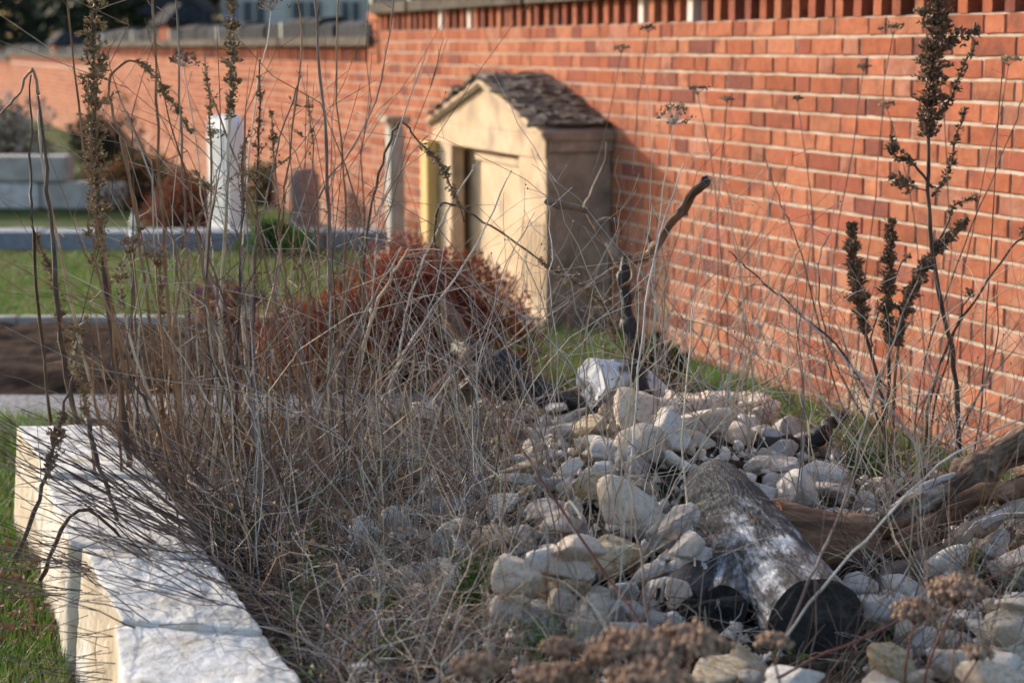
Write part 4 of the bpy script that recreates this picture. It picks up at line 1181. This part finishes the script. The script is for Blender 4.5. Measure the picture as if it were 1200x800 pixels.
fan('twig_fan', 'upright twig spray under the split branch at the right edge', 'twigs', (1120, 830), 26, (1000, 420, 1260, 720), 3.3, .3, [S_MAUVE, S_TAN, S_BROWN], .0016, group='twig sprays in front of the heap', spread=.09)
fan('twig_fan', 'pale twig spray rising at the bottom centre', 'twigs', (520, 850), 24, (330, 520, 700, 720), 3.3, .3, [S_TAN, S_GREY, S_MAUVE], .0015, group='twig sprays in front of the heap', spread=.12)
fan('twig_fan', 'dark twig spray standing between bottom centre and the heap', 'twigs', (690, 850), 16, (560, 420, 860, 640), 3.3, .3, [S_MAUVE, S_RED, S_GREY], .0016, group='twig sprays in front of the heap', spread=.10)

fan('bramble_twigs', 'bare twiggy brambles at the foot of the brick wall on the right', 'twigs', (1060, 570), 46, (850, 300, 1240, 520), 5.2, .25, [S_MAUVE, S_BROWN, S_DARK], .0021, tw=4, group='brambles at the wall', spread=.16)
fan('bramble_twigs', 'smaller bare brambles between the green patch and the dark mugwort', 'twigs', (930, 500), 26, (840, 330, 1040, 480), 5.7, .2, [S_MAUVE, S_TAN], .0019, tw=4, group='brambles at the wall', spread=.14)
fan('twig_fan', 'tangled mauve twigs over the dusty rocks at the right edge', 'twigs', (1180, 760), 60, (980, 560, 1260, 800), 3.7, .25, [S_MAUVE, S_BROWN, S_DARK], .0017, tw=3, group='twig sprays in front of the heap', spread=.22)
fan('twig_fan', 'pale budded twigs crossing before the tomb door', 'twigs', (560, 560), 18, (440, 170, 760, 420), 4.9, .25, [S_GREY, S_TAN, S_MAUVE], .0016, tw=4, group='twigs before the tomb', spread=.10)
fan('twig_fan', 'grey twigs crossing before the russet bush', 'twigs', (400, 560), 14, (300, 220, 560, 440), 4.9, .25, [S_GREY, S_BROWN, S_MAUVE], .0020, tw=4, group='twigs before the tomb', spread=.10)
fan('twig_fan', 'fine pale twigs crossing over the crest of the heap', 'twigs', (700, 600), 26, (560, 330, 960, 560), 4.2, .25, [S_TAN, S_GREY, S_MAUVE], .0013, tw=4, group='twig sprays in front of the heap', spread=.16)
fan('twig_fan', 'fine dark twigs crossing the front of the heap low down', 'twigs', (640, 760), 30, (420, 560, 900, 740), 3.6, .2, [S_MAUVE, S_DARK, S_TAN], .0013, tw=3, group='twig sprays in front of the heap', spread=.16)
fan('twig_fan', 'dark twigs massed below the tomb between bush and heap', 'twigs', (600, 480), 60, (440, 290, 800, 470), 5.5, .2, [S_MAUVE, S_DARK, S_BROWN, S_GREY], .0020, tw=5, group='twigs before the tomb', spread=.20)
fan('bramble_twigs', 'pale brittle stems crossing the lower right of the brick wall', 'twigs', (1120, 600), 40, (900, 260, 1260, 560), 4.7, .25, [S_TAN, S_GREY, S_MAUVE], .0015, tw=4, group='brambles at the wall', spread=.20)
fan('bramble_twigs', 'pale stems rising between the tomb and the green patch', 'twigs', (790, 520), 34, (700, 220, 960, 480), 5.3, .25, [S_TAN, S_GREY, S_MAUVE], .0016, tw=4, group='brambles at the wall', spread=.16)
# dry grass tangle over the whole bed: nobody could count it
def tangle(name, label, n, mats, region, hmin, hmax, r0, r1, flat=.3, dens=None):
    bs = [MB() for _ in mats]
    x0, y0, x1, y1 = region; k = 0; tries = 0
    while k < n and tries < n * 20:
        tries += 1
        a, b = random.uniform(x0, x1), random.uniform(y0, y1)
        if dens and random.random() > dens(a, b): continue
        p = atz(a, b, .27); 
        xl = np.interp(p.y, EDGE_Y, EDGE_X)
        if p.x < xl + .02: continue
        g = ground_h(p.x, p.y)
        hh = random.uniform(hmin, hmax); an = random.uniform(0, 6.28)
        ll = min(hh, .55) * abs(random.gauss(0, .85)) + .02
        if random.random() < flat: ll = random.uniform(.12, .35); hh = random.uniform(.015, .09)
        p0 = np.array([p.x, p.y, g - .01]); p1 = p0 + np.array([math.cos(an) * ll, math.sin(an) * ll, hh])
        bv = np.array([-math.cos(an), -math.sin(an), .8]); P = spath(p0, p1, 8, random.uniform(0, .26), random.choice([.012, .03, .045]), bv)
        rb = random.uniform(r0, r1) * random.choice([1, 1, 1.5])
        bs[k % len(mats)].tube(P, np.linspace(rb, r0 * .5, 8), 3, 0, cap=False)
        while random.random() < .45:
            i = random.randint(2, 6); d = P[i + 1] - P[i]; dl = np.linalg.norm(d) + 1e-6
            Q = spath(P[i], P[i] + (d / dl + rng.normal(0, .6, 3)) * random.uniform(.03, .12), 4, .12, .03)
            bs[k % len(mats)].tube(Q, np.linspace(rb * .6, r0 * .4, 4), 3, 0, cap=False)
        k += 1
    full = MB()
    for i, q in enumerate(bs): full.add(q.v, q.f, i)
    o = full.build(name, mats); tag(o, label, 'dry grass', kind='stuff'); return o
def dn(a, b):
    if 130 < a < 560 and b > 500: return 1.0 if b < 640 else .55
    if a < 560: return .8
    if 600 < a < 960 and 480 < b < 760: return .05
    return .26 if b < 700 else .12
tangle('dry_grass', 'tangled dead grass and thin stalks covering the bed', 3000, [S_MAUVE, S_GREY, S_MAUVE, S_TAN, S_BROWN, S_DARK, S_DARK], (110, 462, 1240, 860), .05, .24, .0008, .0018, .42, dn)
tangle('bleached_grass', 'flattened bleached grass lying between the weeds and the heap', 900, [S_TAN, S_GREY, S_MAUVE, S_BROWN], (380, 500, 620, 820), .02, .12, .0007, .0015, .75)
tangle('thin_stalks', 'fine dead stalks standing among the tall weeds', 230, [S_GREY, S_MAUVE, S_TAN, S_BROWN, S_DARK], (130, 480, 620, 720), .25, .75, .0009, .0020, .05, lambda a, b: 1 if a < 480 else .5)
tangle('tall_stalks', 'tall thin stalks rising through the mugwort clumps', 90, [S_MAUVE, S_BROWN, S_TAN, S_DARK, S_BROWN], (90, 480, 430, 640), .6, 1.35, .0014, .0032, .0, None)
def dback(a, b): return 1
def litter(name, label, n, region, mats, size, z=.27, dens=None, edge=True, lift=.01):
    mb = MB(); k = 0
    while k < n:
        a, b = random.uniform(region[0], region[2]), random.uniform(region[1], region[3])
        p = atz(a, b, z)
        if edge and p.x < np.interp(p.y, EDGE_Y, EDGE_X): k += 1; continue
        if dens and random.random() > dens(a, b): k += 1; continue
        g = ground_h(p.x, p.y) + random.uniform(0, lift)
        mb.leaf((p.x, p.y, g), rng.normal(0, 1, 3) * np.array([1, 1, .35]), rng.normal(0, .5, 3) + np.array([0, 0, 1]), size * random.uniform(.5, 1.4), size * random.uniform(.3, .8), k % len(mats), .7)
        k += 1
    o = mb.build(name, mats); tag(o, label, 'litter', kind='stuff'); return o
litter('leaf_litter', 'brown leaf litter and broken bits on the bed soil', 4200, (110, 462, 1240, 860), [M_deadleaf, M_seedpale, M_seeddark, M_seed], .020, lift=.03, dens=dn)
litter('hanging_leaves', 'shrivelled brown leaves caught among the dead stems', 1500, (120, 462, 900, 800), [M_seed, M_deadleaf, M_seedpale], .016, lift=.28, dens=dn)
litter('weed_leaves', 'small green weed leaves low among the dead stems', 3800, (260, 540, 480, 800), [M_weedleaf, M_weedleaf, M_grass], .026, lift=.05, dens=lambda a, b: nz((a * .02, b * .02, 0), 1, 3) > .1)
litter('weed_leaves', 'sparse green weed leaves between the grass and the rocks', 1500, (480, 480, 1240, 800), [M_weedleaf, M_grass], .020, lift=.03, dens=lambda a, b: nz((a * .02, b * .02, 0), 1, 9) > .25)

# green blades
def blades(name, label, n, pos, h, w, mats, cat='grass'):
    mb = MB()
    for i in range(n):
        x, y = pos(); g = ground_h(x, y)
        hh = h * random.uniform(.5, 1.3); a = random.uniform(0, 6.28); l = hh * random.uniform(.1, .8)
        s = (math.cos(a + 1.57) * w, math.sin(a + 1.57) * w); m = (x + math.cos(a) * l * .35, y + math.sin(a) * l * .35, g + hh * .65)
        mb.add([(x - s[0], y - s[1], g), (x + s[0], y + s[1], g), (m[0] + s[0] * .7, m[1] + s[1] * .7, m[2]), (m[0] - s[0] * .7, m[1] - s[1] * .7, m[2]), (x + math.cos(a) * l, y + math.sin(a) * l, g + hh)],
               [(0, 1, 2, 3), (3, 2, 4)], i % len(mats))
    o = mb.build(name, mats); tag(o, label, cat, kind='stuff'); return o
def wpos():
    while True:
        s, d = random.uniform(4.4, 8.6), random.uniform(.02, .95)
        if nz((s * 2, d * 3, 0), 1, 5) > -.25: return wl(s, d)
blades('grass_patch', 'green grass growing along the foot of the brick wall', 9000, wpos, .055, .0022, [M_grass, M_grass, M_grass_dry])
blades('lawn_grass', 'mown green grass of the lawn behind the soil strip', 24000, lambda: (random.uniform(-4.6, -.6), random.uniform(9.45, 12.7)), .04, .004, [M_grass, M_grass_dry, M_grass, M_seedpale])
def lpos():
    while True:
        p = atz(random.uniform(-60, 95), random.uniform(490, 860), 0)
        q = np.interp(p.y, [3.3, 3.95, 4.9, 5.6, 6.6], [-1.0, -1.12, -1.45, -1.62, -1.6])
        if p.x < q + .1: return p.x, p.y
blades('verge_grass', 'green and faded grass left of the edging blocks', 9000, lpos, .06, .0022, [M_grass, M_grass_dry, M_grass])
blades('path_side_grass', 'sparse faded grass behind the edging blocks by the gravel path', 2500, lambda: (random.uniform(-2.4, -.2), random.uniform(6.1, 6.7)), .05, .002, [M_grass, M_grass_dry, M_grass_dry])
for (a, b, Y, n, lab) in [(566, 705, 3.7, 90, 'bright green grass tuft at the left foot of the heap'), (545, 720, 3.6, 60, 'smaller green grass tuft left of the bright one'), (640, 770, 3.3, 50, 'green grass tuft at the bottom edge below the heap'),
                          (1010, 540, 4.9, 80, 'grass tuft beyond the dark curved stick'), (1130, 660, 3.9, 50, 'thin grass tuft between the two right branches')]:
    p = at(a, b, Y); mb = MB(); g = ground_h(p.x, p.y)
    for i in range(n):
        a_ = random.uniform(0, 6.28); l = random.uniform(.01, .07); q = (rng.normal(0, .02), rng.normal(0, .02), -.01)
        P = [q, (q[0] + math.cos(a_) * l * .3, q[1] + math.sin(a_) * l * .3, .05), (q[0] + math.cos(a_) * l, q[1] + math.sin(a_) * l, random.uniform(.06, .12))]
        mb.tube(P, [.0022, .0018, .0004], 3, 0, cap=False)
    o = mb.build('grass_tuft', M_grass); o.location = (p.x, p.y, g); tag(o, lab, 'grass', 'green grass tufts in the bed')
# dead leaves beside the edging
litter('dead_leaves', 'curled brown dead leaves against the foot of the edging blocks', 230, (-20, 640, 62, 760), [M_deadleaf, M_seeddark], .036, z=.03, edge=False, lift=.07)
litter('dead_leaves', 'dead leaves and soil scraps lying on the edging blocks', 10, (60, 520, 260, 560), [M_deadleaf], .04, z=.34, edge=False, lift=.0)

# foreground yarrow heads, near the camera
for i, (a, b, Y, r, n, lab) in enumerate([(560, 782, 2.55, .030, 90, 'small brown yarrow head at the bottom left of the foreground group'), (655, 760, 2.6, .022, 60, 'narrow brown yarrow head second in the foreground group'),
        (650, 800, 2.5, .045, 150, 'wide brown yarrow head cut by the bottom edge'), (735, 765, 2.5, .050, 200, 'broad brown yarrow head before the foot of the heap'), (800, 755, 2.55, .048, 200, 'biggest brown yarrow head in the foreground group'),
        (760, 800, 2.4, .05, 200, 'lowest brown yarrow head under the biggest one'), (905, 752, 2.75, .021, 60, 'lone round yarrow head before the black log end'),
        (1120, 690, 2.9, .036, 130, 'pale brown yarrow head before the right spill'), (1072, 716, 2.9, .030, 90, 'yarrow head joined low left to the pale brown one'), (1145, 765, 2.8, .018, 50, 'small yarrow head low at the right'),
        (735, 758, 2.7, .024, 60, 'small yarrow head peeping over the broad one')]):
    p = at(a, b, Y)
    bs = at(a + random.uniform(-60, 60), 1150, Y + .15); gz = max(0.02, ground_h(bs.x, bs.y))
    e = empty('yarrow_stalk', (bs.x, bs.y, gz), 0, lab, 'dried flower', 'yarrow heads in the foreground')
    off = np.array(e.location); mb, ms = MB(), MB()
    umbel(mb, ms, np.array(p) - off, r * 1.15, n * 3, .0062, 14, dome=.3)
    ms.tube(spath((0, 0, -.02), np.array(p) - off - np.array([0, 0, r * .7]), 10, .05, .005), np.linspace(.0026, .0018, 10), 5, 0)
    ms.build('stem', S_RED, e, smooth=True); mb.build('flower_head', M_umbel, e)
for a, b, Y, lab in [(455, 92, 0, ''),]:
    pass
for i, (a, b, lab) in enumerate([(155, 285, 'folded brown yarrow head among the left stems, level with the kerb'), (182, 300, 'pale brown yarrow head just right of the folded one')]):
    p = at(a, b, 4.0); bs = atz(a + 60, 640, .27)
    e = empty('yarrow_stalk', (bs.x, bs.y, .26), 0, lab, 'dried flower', 'yarrow heads among the mugwort')
    off = np.array(e.location); mb, ms = MB(), MB(); umbel(mb, ms, np.array(p) - off, .03, 80, .0048, 9)
    ms.tube(spath((0, 0, -.02), np.array(p) - off - np.array([0, 0, .02]), 10, .05, .005), np.linspace(.0026, .0018, 10), 5, 0)
    ms.build('stem', S_BROWN, e, smooth=True); mb.build('flower_head', M_umbel, e)

# ------------------------------------------------------------------ bushes
def bush(name, label, cat, c, rx, ry, hgt, n, mats, size, twmat, ntw=60, group=None, clump=26, trunkr=.006):
    e = empty(name, (c[0], c[1], 0), 0, label, cat, group)
    cs = []
    for i in range(clump):
        a = random.uniform(0, 6.28); el = random.uniform(0.0, 1.45); k = random.uniform(.45, .9)
        cs.append(np.array([math.cos(a) * math.cos(el) * rx * k, math.sin(a) * math.cos(el) * ry * k, max(.04, math.sin(el) * hgt * k)]))
    mb = MB(); tw = MB()
    cr = (rx + hgt) * .5 * .30
    for i in range(n):
        q = cs[i % clump]; d = rng.normal(0, 1, 3); d /= np.linalg.norm(d)
        p = q + d * cr * rng.uniform(.35, 1.0) ** .6
        if p[2] < 0: p[2] = abs(p[2]) * .5
        mb.leaf(p, d + rng.normal(0, .6, 3) + np.array([0, 0, .4]), rng.normal(0, 1, 3), size * rng.uniform(.6, 1.5), size * rng.uniform(.35, .7), int(rng.choice(len(mats), p=None)) if len(mats) > 1 else 0, .4)
    for i in range(ntw):
        q = cs[i % clump] + rng.normal(0, cr * .6, 3); q[2] = max(q[2], .05)
        tw.tube(spath((rng.normal(0, rx * .08), rng.normal(0, ry * .08), -.02), q * 1.06, 8, .08, .02), np.linspace(trunkr, trunkr * .25, 8), 4, 0)
    tw.build('branches', twmat, e); mb.build('leaves', mats, e)
    return e
p = at(475, 400, 7.75)
bush('russet_bush', 'dense rust red rounded bush growing in front of the tomb', 'bush', (p.x + .03, 7.75), .66, .46, .58, 38000, M_rust, .021, S_DARK, 120, clump=34)
p = at(700, 460, 6.7)
bush('russet_plant', 'low dark red plant at the near foot of the tomb', 'plant', (p.x, 6.9), .22, .16, .12, 1500, M_rust[:2], .022, S_DARK, 20, clump=10)
p = at(775, 400, 7.4)
bush('green_plant', 'dark green leafy plant in the corner of tomb and wall', 'plant', (p.x, 7.6), .11, .11, .27, 500, [M_weedleaf, M_darkleaf], .05, S_DARK, 20, clump=9)
p = atz(325, 300, 0)
bush('green_plant', 'green tuft of leaves behind the lawn beside the marble post', 'plant', (p.x, p.y), .30, .25, .22, 1800, [M_grass, M_weedleaf], .05, S_DARK, 20, clump=12)
for a, b, Y, rx, h_, ms_, lab in [(15, 200, 18.2, .50, 1.0, [M_greyblock, M_darkleaf2], 'silvery grey twiggy shrub at the far left edge'), (118, 190, 20.0, .60, .95, [M_darkleaf2, M_darkleaf], 'dark bare shrub in front of the far wall'),
                             (165, 240, 16.5, .50, .50, [M_weedleaf, M_darkleaf2, M_rust[2]], 'low olive green shrub left of the marble post'), (215, 262, 14.6, .40, .40, [M_rust[0], M_deadleaf], 'russet low shrub touching the marble post'),
                             (330, 230, 16.8, .35, .35, [M_weedleaf, M_deadleaf], 'small green shrub right of the marble post')]:
    p = at(a, b, Y); bush('shrub', lab, 'shrub', (p.x, Y), rx, rx * .8, h_, 3200, ms_, .05, S_DARK, 60, group='shrubs by the far wall', clump=16, trunkr=.012)

# ------------------------------------------------------------------ cemetery things in the left background
def solid(name, m, x0, x1, y0, y1, z0, z1, parent=None, bev=.01, loc=(0, 0, 0)):
    bm = bmesh.new(); bmesh.ops.create_cube(bm, size=1)
    for v in bm.verts: v.co = Vector(((x0 + x1) / 2 + v.co.x * (x1 - x0), (y0 + y1) / 2 + v.co.y * (y1 - y0), (z0 + z1) / 2 + v.co.z * (z1 - z0)))
    bmesh.ops.bevel(bm, geom=bm.edges[:], offset=bev, segments=2, affect='EDGES')
    me = bpy.data.meshes.new(name); bm.to_mesh(me); bm.free(); me.materials.append(m)
    return linkmesh(name, me, parent, loc)
kb = empty('granite_kerb', (-4.5, 13.0, 0), 0, 'long blue grey granite kerb behind the lawn', 'kerb')
for i in range(6): solid('kerb_stone', M_kerb, i * 1.05 - 1.05, i * 1.05 - .012, 0, .35, -.02, .125 + random.uniform(-.004, .004), kb)
kb = empty('lawn_edging', (-4.6, 9.32, 0), 0, 'thin pale edging strip between the lawn and dark soil', 'kerb')
for i in range(4): solid('edging_strip', M_greyblock, i * 1.0, i * 1.0 + .99, 0, .06, -.02, .055, kb, .006)
bw = empty('block_wall', (-6.6, 16.2, 0), 0, 'low pale two course stone block wall at far left', 'low wall')
for r_ in range(2):
    for i in range(5):
        x = i * .78 + (.25 if r_ else 0)
        if x + .76 > 3.35 + (.25 if not r_ else -.1): continue
        solid('block', M_block if (i + r_) % 3 else M_greyblock, x, x + .765, 0, .3, .01 + r_ * .245, .245 + r_ * .245 - .006, bw, .015)
# white marble post with rounded twin lobes
p = atz(267, 277, 0)
mp_ = empty('marble_post', (p.x, p.y, 0), 0, 'tall narrow white marble gravestone with round top near the brick wall', 'gravestone'); mp_.rotation_euler.z = R(-55)
mb = MB()
prof = []
n = 24
hw = .175
out = [(-hw, .05)] + [(-hw, .84)] + [(-hw + hw * (1 - math.cos(t)), .84 + .075 * math.sin(t)) for t in np.linspace(.2, math.pi - .2, 12)][1:6]
out = [(-hw, .04), (-hw, .84), (-hw * .9, .90), (-hw * .65, .935), (-hw * .3, .935), (0, .90), (hw * .3, .94), (hw * .65, .94), (hw * .9, .90), (hw, .84), (hw, .04)]
N_ = len(out)
mb.add([(a, -.07, c) for a, c in out] + [(a, .07, c) for a, c in out], [tuple(range(N_)), tuple(range(N_, 2 * N_))[::-1]] + [((i + 1) % N_, i, N_ + i, N_ + (i + 1) % N_) for i in range(N_)])
mb.build('slab', M_marble, mp_)
for k in range(3): solid('raised_band', M_marble, -.11 + k * .08, -.06 + k * .08, -.085, -.071, .12, .84, mp_, .005)
solid('foot', M_greyblock, -.2, .2, -.13, .13, -.02, .04, mp_)
M_pinkstone = mat('pinkish_grey_granite', [(.22, .17, .17), (.38, .32, .32)], scale=20, bump=.3)
p = atz(358, 247, 0)
p = at(358, 270, 14.3)
gs = empty('small_gravestone', (p.x, 14.3, 0), .9, 'small dark weathered gravestone leaning near the brick wall', 'gravestone')
solid('slab', M_pinkstone, -.15, .15, -.06, .06, .0, .50, gs, .04); solid('foot', M_greyblock, -.18, .18, -.09, .09, -.02, .05, gs)
sp_ = empty('stone_post', tuple(Vector((*wl(11.6, .25), 0))), WALL_ROT, 'narrow cream stone post against the wall left of the tomb', 'post')
solid('shaft', M_greyblock, -.07, .07, -.05, .05, 0, .95, sp_, .02); solid('cap', M_stone_dark, -.11, .11, -.09, .09, .951, 1.0, sp_, .012); solid('foot', M_stone_dark, -.14, .14, -.12, .12, -.02, .08, sp_)
pn = at(157, 275, 12.7)
orn = empty('white_garden_ornament', (pn.x, 12.75, 0), 0, 'small white pointed ornament standing before the kerb', 'ornament')
def lathe(name, prof, m, parent, seg=20):
    mb = MB(); n = len(prof)
    v = [(r * math.cos(a), r * math.sin(a), z) for r, z in prof for a in np.arange(seg) / seg * 2 * math.pi]
    f = [(i * seg + j, i * seg + (j + 1) % seg, (i + 1) * seg + (j + 1) % seg, (i + 1) * seg + j) for i in range(n - 1) for j in range(seg)]
    f += [tuple(range(seg))[::-1], tuple((n - 1) * seg + j for j in range(seg))]
    mb.add(v, f); return mb.build(name, m, parent, smooth=True)
lathe('body', [(.055, 0), (.06, .06), (.052, .12), (.04, .17)], M_marble, orn); lathe('pointed_cap', [(.046, .171), (.034, .24), (.016, .30), (.004, .33)], M_marble, orn)
M_terra = mat('terracotta', [(.40, .12, .05), (.55, .20, .10)], scale=8, bump=.2)
M_whitepot = mat('white_pot_glaze', [(.6, .58, .54), (.75, .73, .70)], scale=8, bump=.1)
M_purple = mat('purple_petal', [(.12, .04, .20), (.22, .10, .34)], scale=30, bump=0)
M_orangepl = mat('orange_petal', [(.45, .16, .05), (.60, .30, .12)], scale=30, bump=0)
for a, b, Y, r, m, fm, lab in [(246, 384, 9.25, .075, M_terra, [M_purple, M_orangepl, M_weedleaf], 'terracotta flower pot with purple flowers on the lawn edge'), (270, 384, 9.35, .07, M_terra, [M_deadleaf, M_orangepl, M_purple], 'second flower pot with faded orange plant beside the terracotta one'),
                           (296, 384, 9.2, .045, M_whitepot, [M_weedleaf, M_deadleaf], 'small white pot right of the two flower pots')]:
    p = at(a, b, Y); e = empty('flower_pot', (p.x, Y, .0), 0, lab, 'flower pot', 'flower pots on the lawn edge')
    lathe('pot', [(r * .7, 0), (r * .95, .11), (r * .95, .115)], m, e); lathe('rim', [(r * 1.06, .116), (r * 1.08, .145), (r * .9, .146)], m, e)
    mb = MB()
    for i in range(260):
        d = rng.normal(0, 1, 3); d[2] = abs(d[2]); d /= np.linalg.norm(d); q = np.array([0, 0, .14]) + d * r * rng.uniform(.4, 1.5)
        mb.leaf(q, d, rng.normal(0, 1, 3), .035, .02, i % len(fm), .4)
    mb.build('flowers', fm, e)

# ------------------------------------------------------------------ beyond the wall
def tree(x, y, H, Rr, label, mats, n=6500, trunk=.22, low=.15):
    e = empty('evergreen_tree', (x, y, 0), 0, label, 'tree', 'trees beyond the far wall')
    tr = MB(); tr.tube(spath((0, 0, -.2), (rng.normal(0, .2), 0, H * .9), 10, .02, .004), np.linspace(trunk, .05, 10), 8)
    cs = []
    for i in range(34):
        z = random.uniform(low, .95); rr = Rr * math.sin(math.pi * (z * .8 + .15)) * random.uniform(.3, 1); a = random.uniform(0, 6.28)
        c = np.array([math.cos(a) * rr, math.sin(a) * rr, z * H]); cs.append(c)
        tr.tube(spath((0, 0, z * H * .8), c, 6, .05, .01), np.linspace(.07, .02, 6), 4)
    tr.build('trunk', M_bark, e, smooth=True)
    mb = MB()
    for i in range(n):
        c = cs[i % 34]; d = rng.normal(0, 1, 3); d /= np.linalg.norm(d)
        q = c + d * Rr * .38 * rng.uniform(.2, 1) ** .5
        mb.leaf(q, d + np.array([0, 0, -.2]), rng.normal(0, 1, 3), rng.uniform(.2, .42), rng.uniform(.12, .22), i % len(mats), .2)
    mb.build('crown', mats, e)
tree(-17.2, 66, 8, 3.0, 'dark evergreen beyond the wall at the far left corner', [M_darkleaf, M_darkleaf, M_darkleaf2])
tree(-21.5, 72, 9, 3.2, 'dark evergreen half cut by the left edge beyond the wall', [M_darkleaf, M_darkleaf, M_darkleaf2])
tree(-13.5, 62, 7.5, 2.8, 'dark evergreen beyond the wall second from the left corner', [M_darkleaf, M_darkleaf])
tree(-10.6, 60, 7, 2.4, 'dark evergreen beside the grey house beyond the wall', [M_darkleaf, M_darkleaf, M_darkleaf2])
tree(-16.0, 84, 10, 4.0, 'taller dark evergreen behind the row beyond the wall', [M_darkleaf])
tree(-25.5, 90, 11, 4.5, 'broad dark evergreen furthest back beyond the wall', [M_darkleaf])
hs = empty('grey_house', (-6.4, 52, 0), 0, 'pale grey building with dark windows and ribbed panels beyond the wall', 'house')
M_render_ = mat('pale_grey_render', [(.40, .375, .34), (.52, .49, .45)], scale=3, bump=.1)
M_win = mat('dark_window_glass', [(.03, .04, .05), (.07, .085, .10)], scale=2, bump=0, rough=.2)
M_blue = mat('blue_painted_metal', [(.06, .14, .34), (.10, .20, .45)], scale=3, bump=0)
solid('wall', M_render_, -1.9, 8.5, 0, 6, 0, 5.5, hs, .02)
prism('roof', [(-2.3, 5.51), (8.9, 5.51), (3.3, 8.3)], -.3, 6.3, M_tile, hs)
for i, (x0, x1) in enumerate([(-1.3, -.6), (.1, 1.0), (1.5, 2.1), (2.9, 4.1), (5, 6.2)]):
    w_ = solid('window', M_win, x0, x1, -.06, -.003, 1.35, 2.75, hs, .01)
    solid('sill', M_greyblock, x0 - .08, x1 + .08, -.14, -.061, 1.27, 1.345, w_, .01)
    for k in range(3): solid('glazing_bar', M_render_, x0 + (x1 - x0) * k / 2 - .03, x0 + (x1 - x0) * k / 2 + .03, -.09, -.062, 1.36, 2.74, w_, .005)
for k in range(6): solid('ribbed_panel', M_render_, 2.2 + k * .11, 2.28 + k * .11, -.10, -.003, .2, 3.0, hs, .01)
solid('drain_pipe', M_blue, -1.7, -1.45, -.2, -.003, 0, 5.3, hs, .04)
dk = empty('dark_shed', (-9.3, 50, 0), 0, 'dark slate hung shed beyond the wall between trees and grey building', 'shed')
solid('wall', M_char, -.75, .75, 0, 2.5, 0, 2.35, dk, .02); prism('roof', [(-.95, 2.36), (.95, 2.36), (0, 3.3)], -.2, 2.7, M_tile, dk); solid('door', M_blue, .1, .7, -.04, -.003, .02, 2.0, dk, .01)
for i, (x, y, z_, c_, lab) in enumerate([(-4.3, 30, 0, (.35, .37, .42), 'silver parked car beyond the wall below the ribbed panels'), (-7.0, 36, 0, (.52, .53, .55), 'white parked car beyond the wall beside the blue drain pipe')]):
    M_car = mat('car_paint_coat', [c_, tuple(min(1, k * 1.1) for k in c_)], scale=1, bump=0, rough=.3, spec=.5)
    cr_ = empty('parked_car', (x, y, 0), WALL_ROT, lab, 'car', 'parked cars beyond the wall')
    b_ = MB(); pr = [(-2.1, .3), (-2.15, .75), (-1.95, .95), (-1.2, 1.0), (1.2, 1.02), (2.0, .9), (2.15, .7), (2.1, .3)]
    m_ = len(pr); b_.add([(a, -.85, c) for a, c in pr] + [(a, .85, c) for a, c in pr], [tuple(range(m_)), tuple(range(m_, 2 * m_))[::-1]] + [((k + 1) % m_, k, m_ + k, m_ + (k + 1) % m_) for k in range(m_)])
    b_.build('body', M_car, cr_)
    b_ = MB(); pr = [(-1.45, 1.0), (-.75, 1.5), (.6, 1.55), (1.35, 1.02)]; m_ = 4
    b_.add([(a, -.70, c) for a, c in pr] + [(a, .70, c) for a, c in pr], [tuple(range(m_)), tuple(range(m_, 2 * m_))[::-1]] + [((k + 1) % m_, k, m_ + k, m_ + (k + 1) % m_) for k in range(m_)])
    cb_ = b_.build('cabin', M_win, cr_)
    solid('roof_panel', M_car, -.8, .66, -.68, .68, 1.545, 1.60, cb_, .02)
    for wx in (-1.35, 1.35):
        for wy in (-.82, .82):
            wlm = lathe('wheel', [(.05, -.1), (.3, -.1), (.33, -.05), (.33, .05), (.3, .1), (.05, .1)], M_char, cr_); wlm.rotation_euler = (math.pi / 2, 0, 0); wlm.location = (wx, wy, .33)
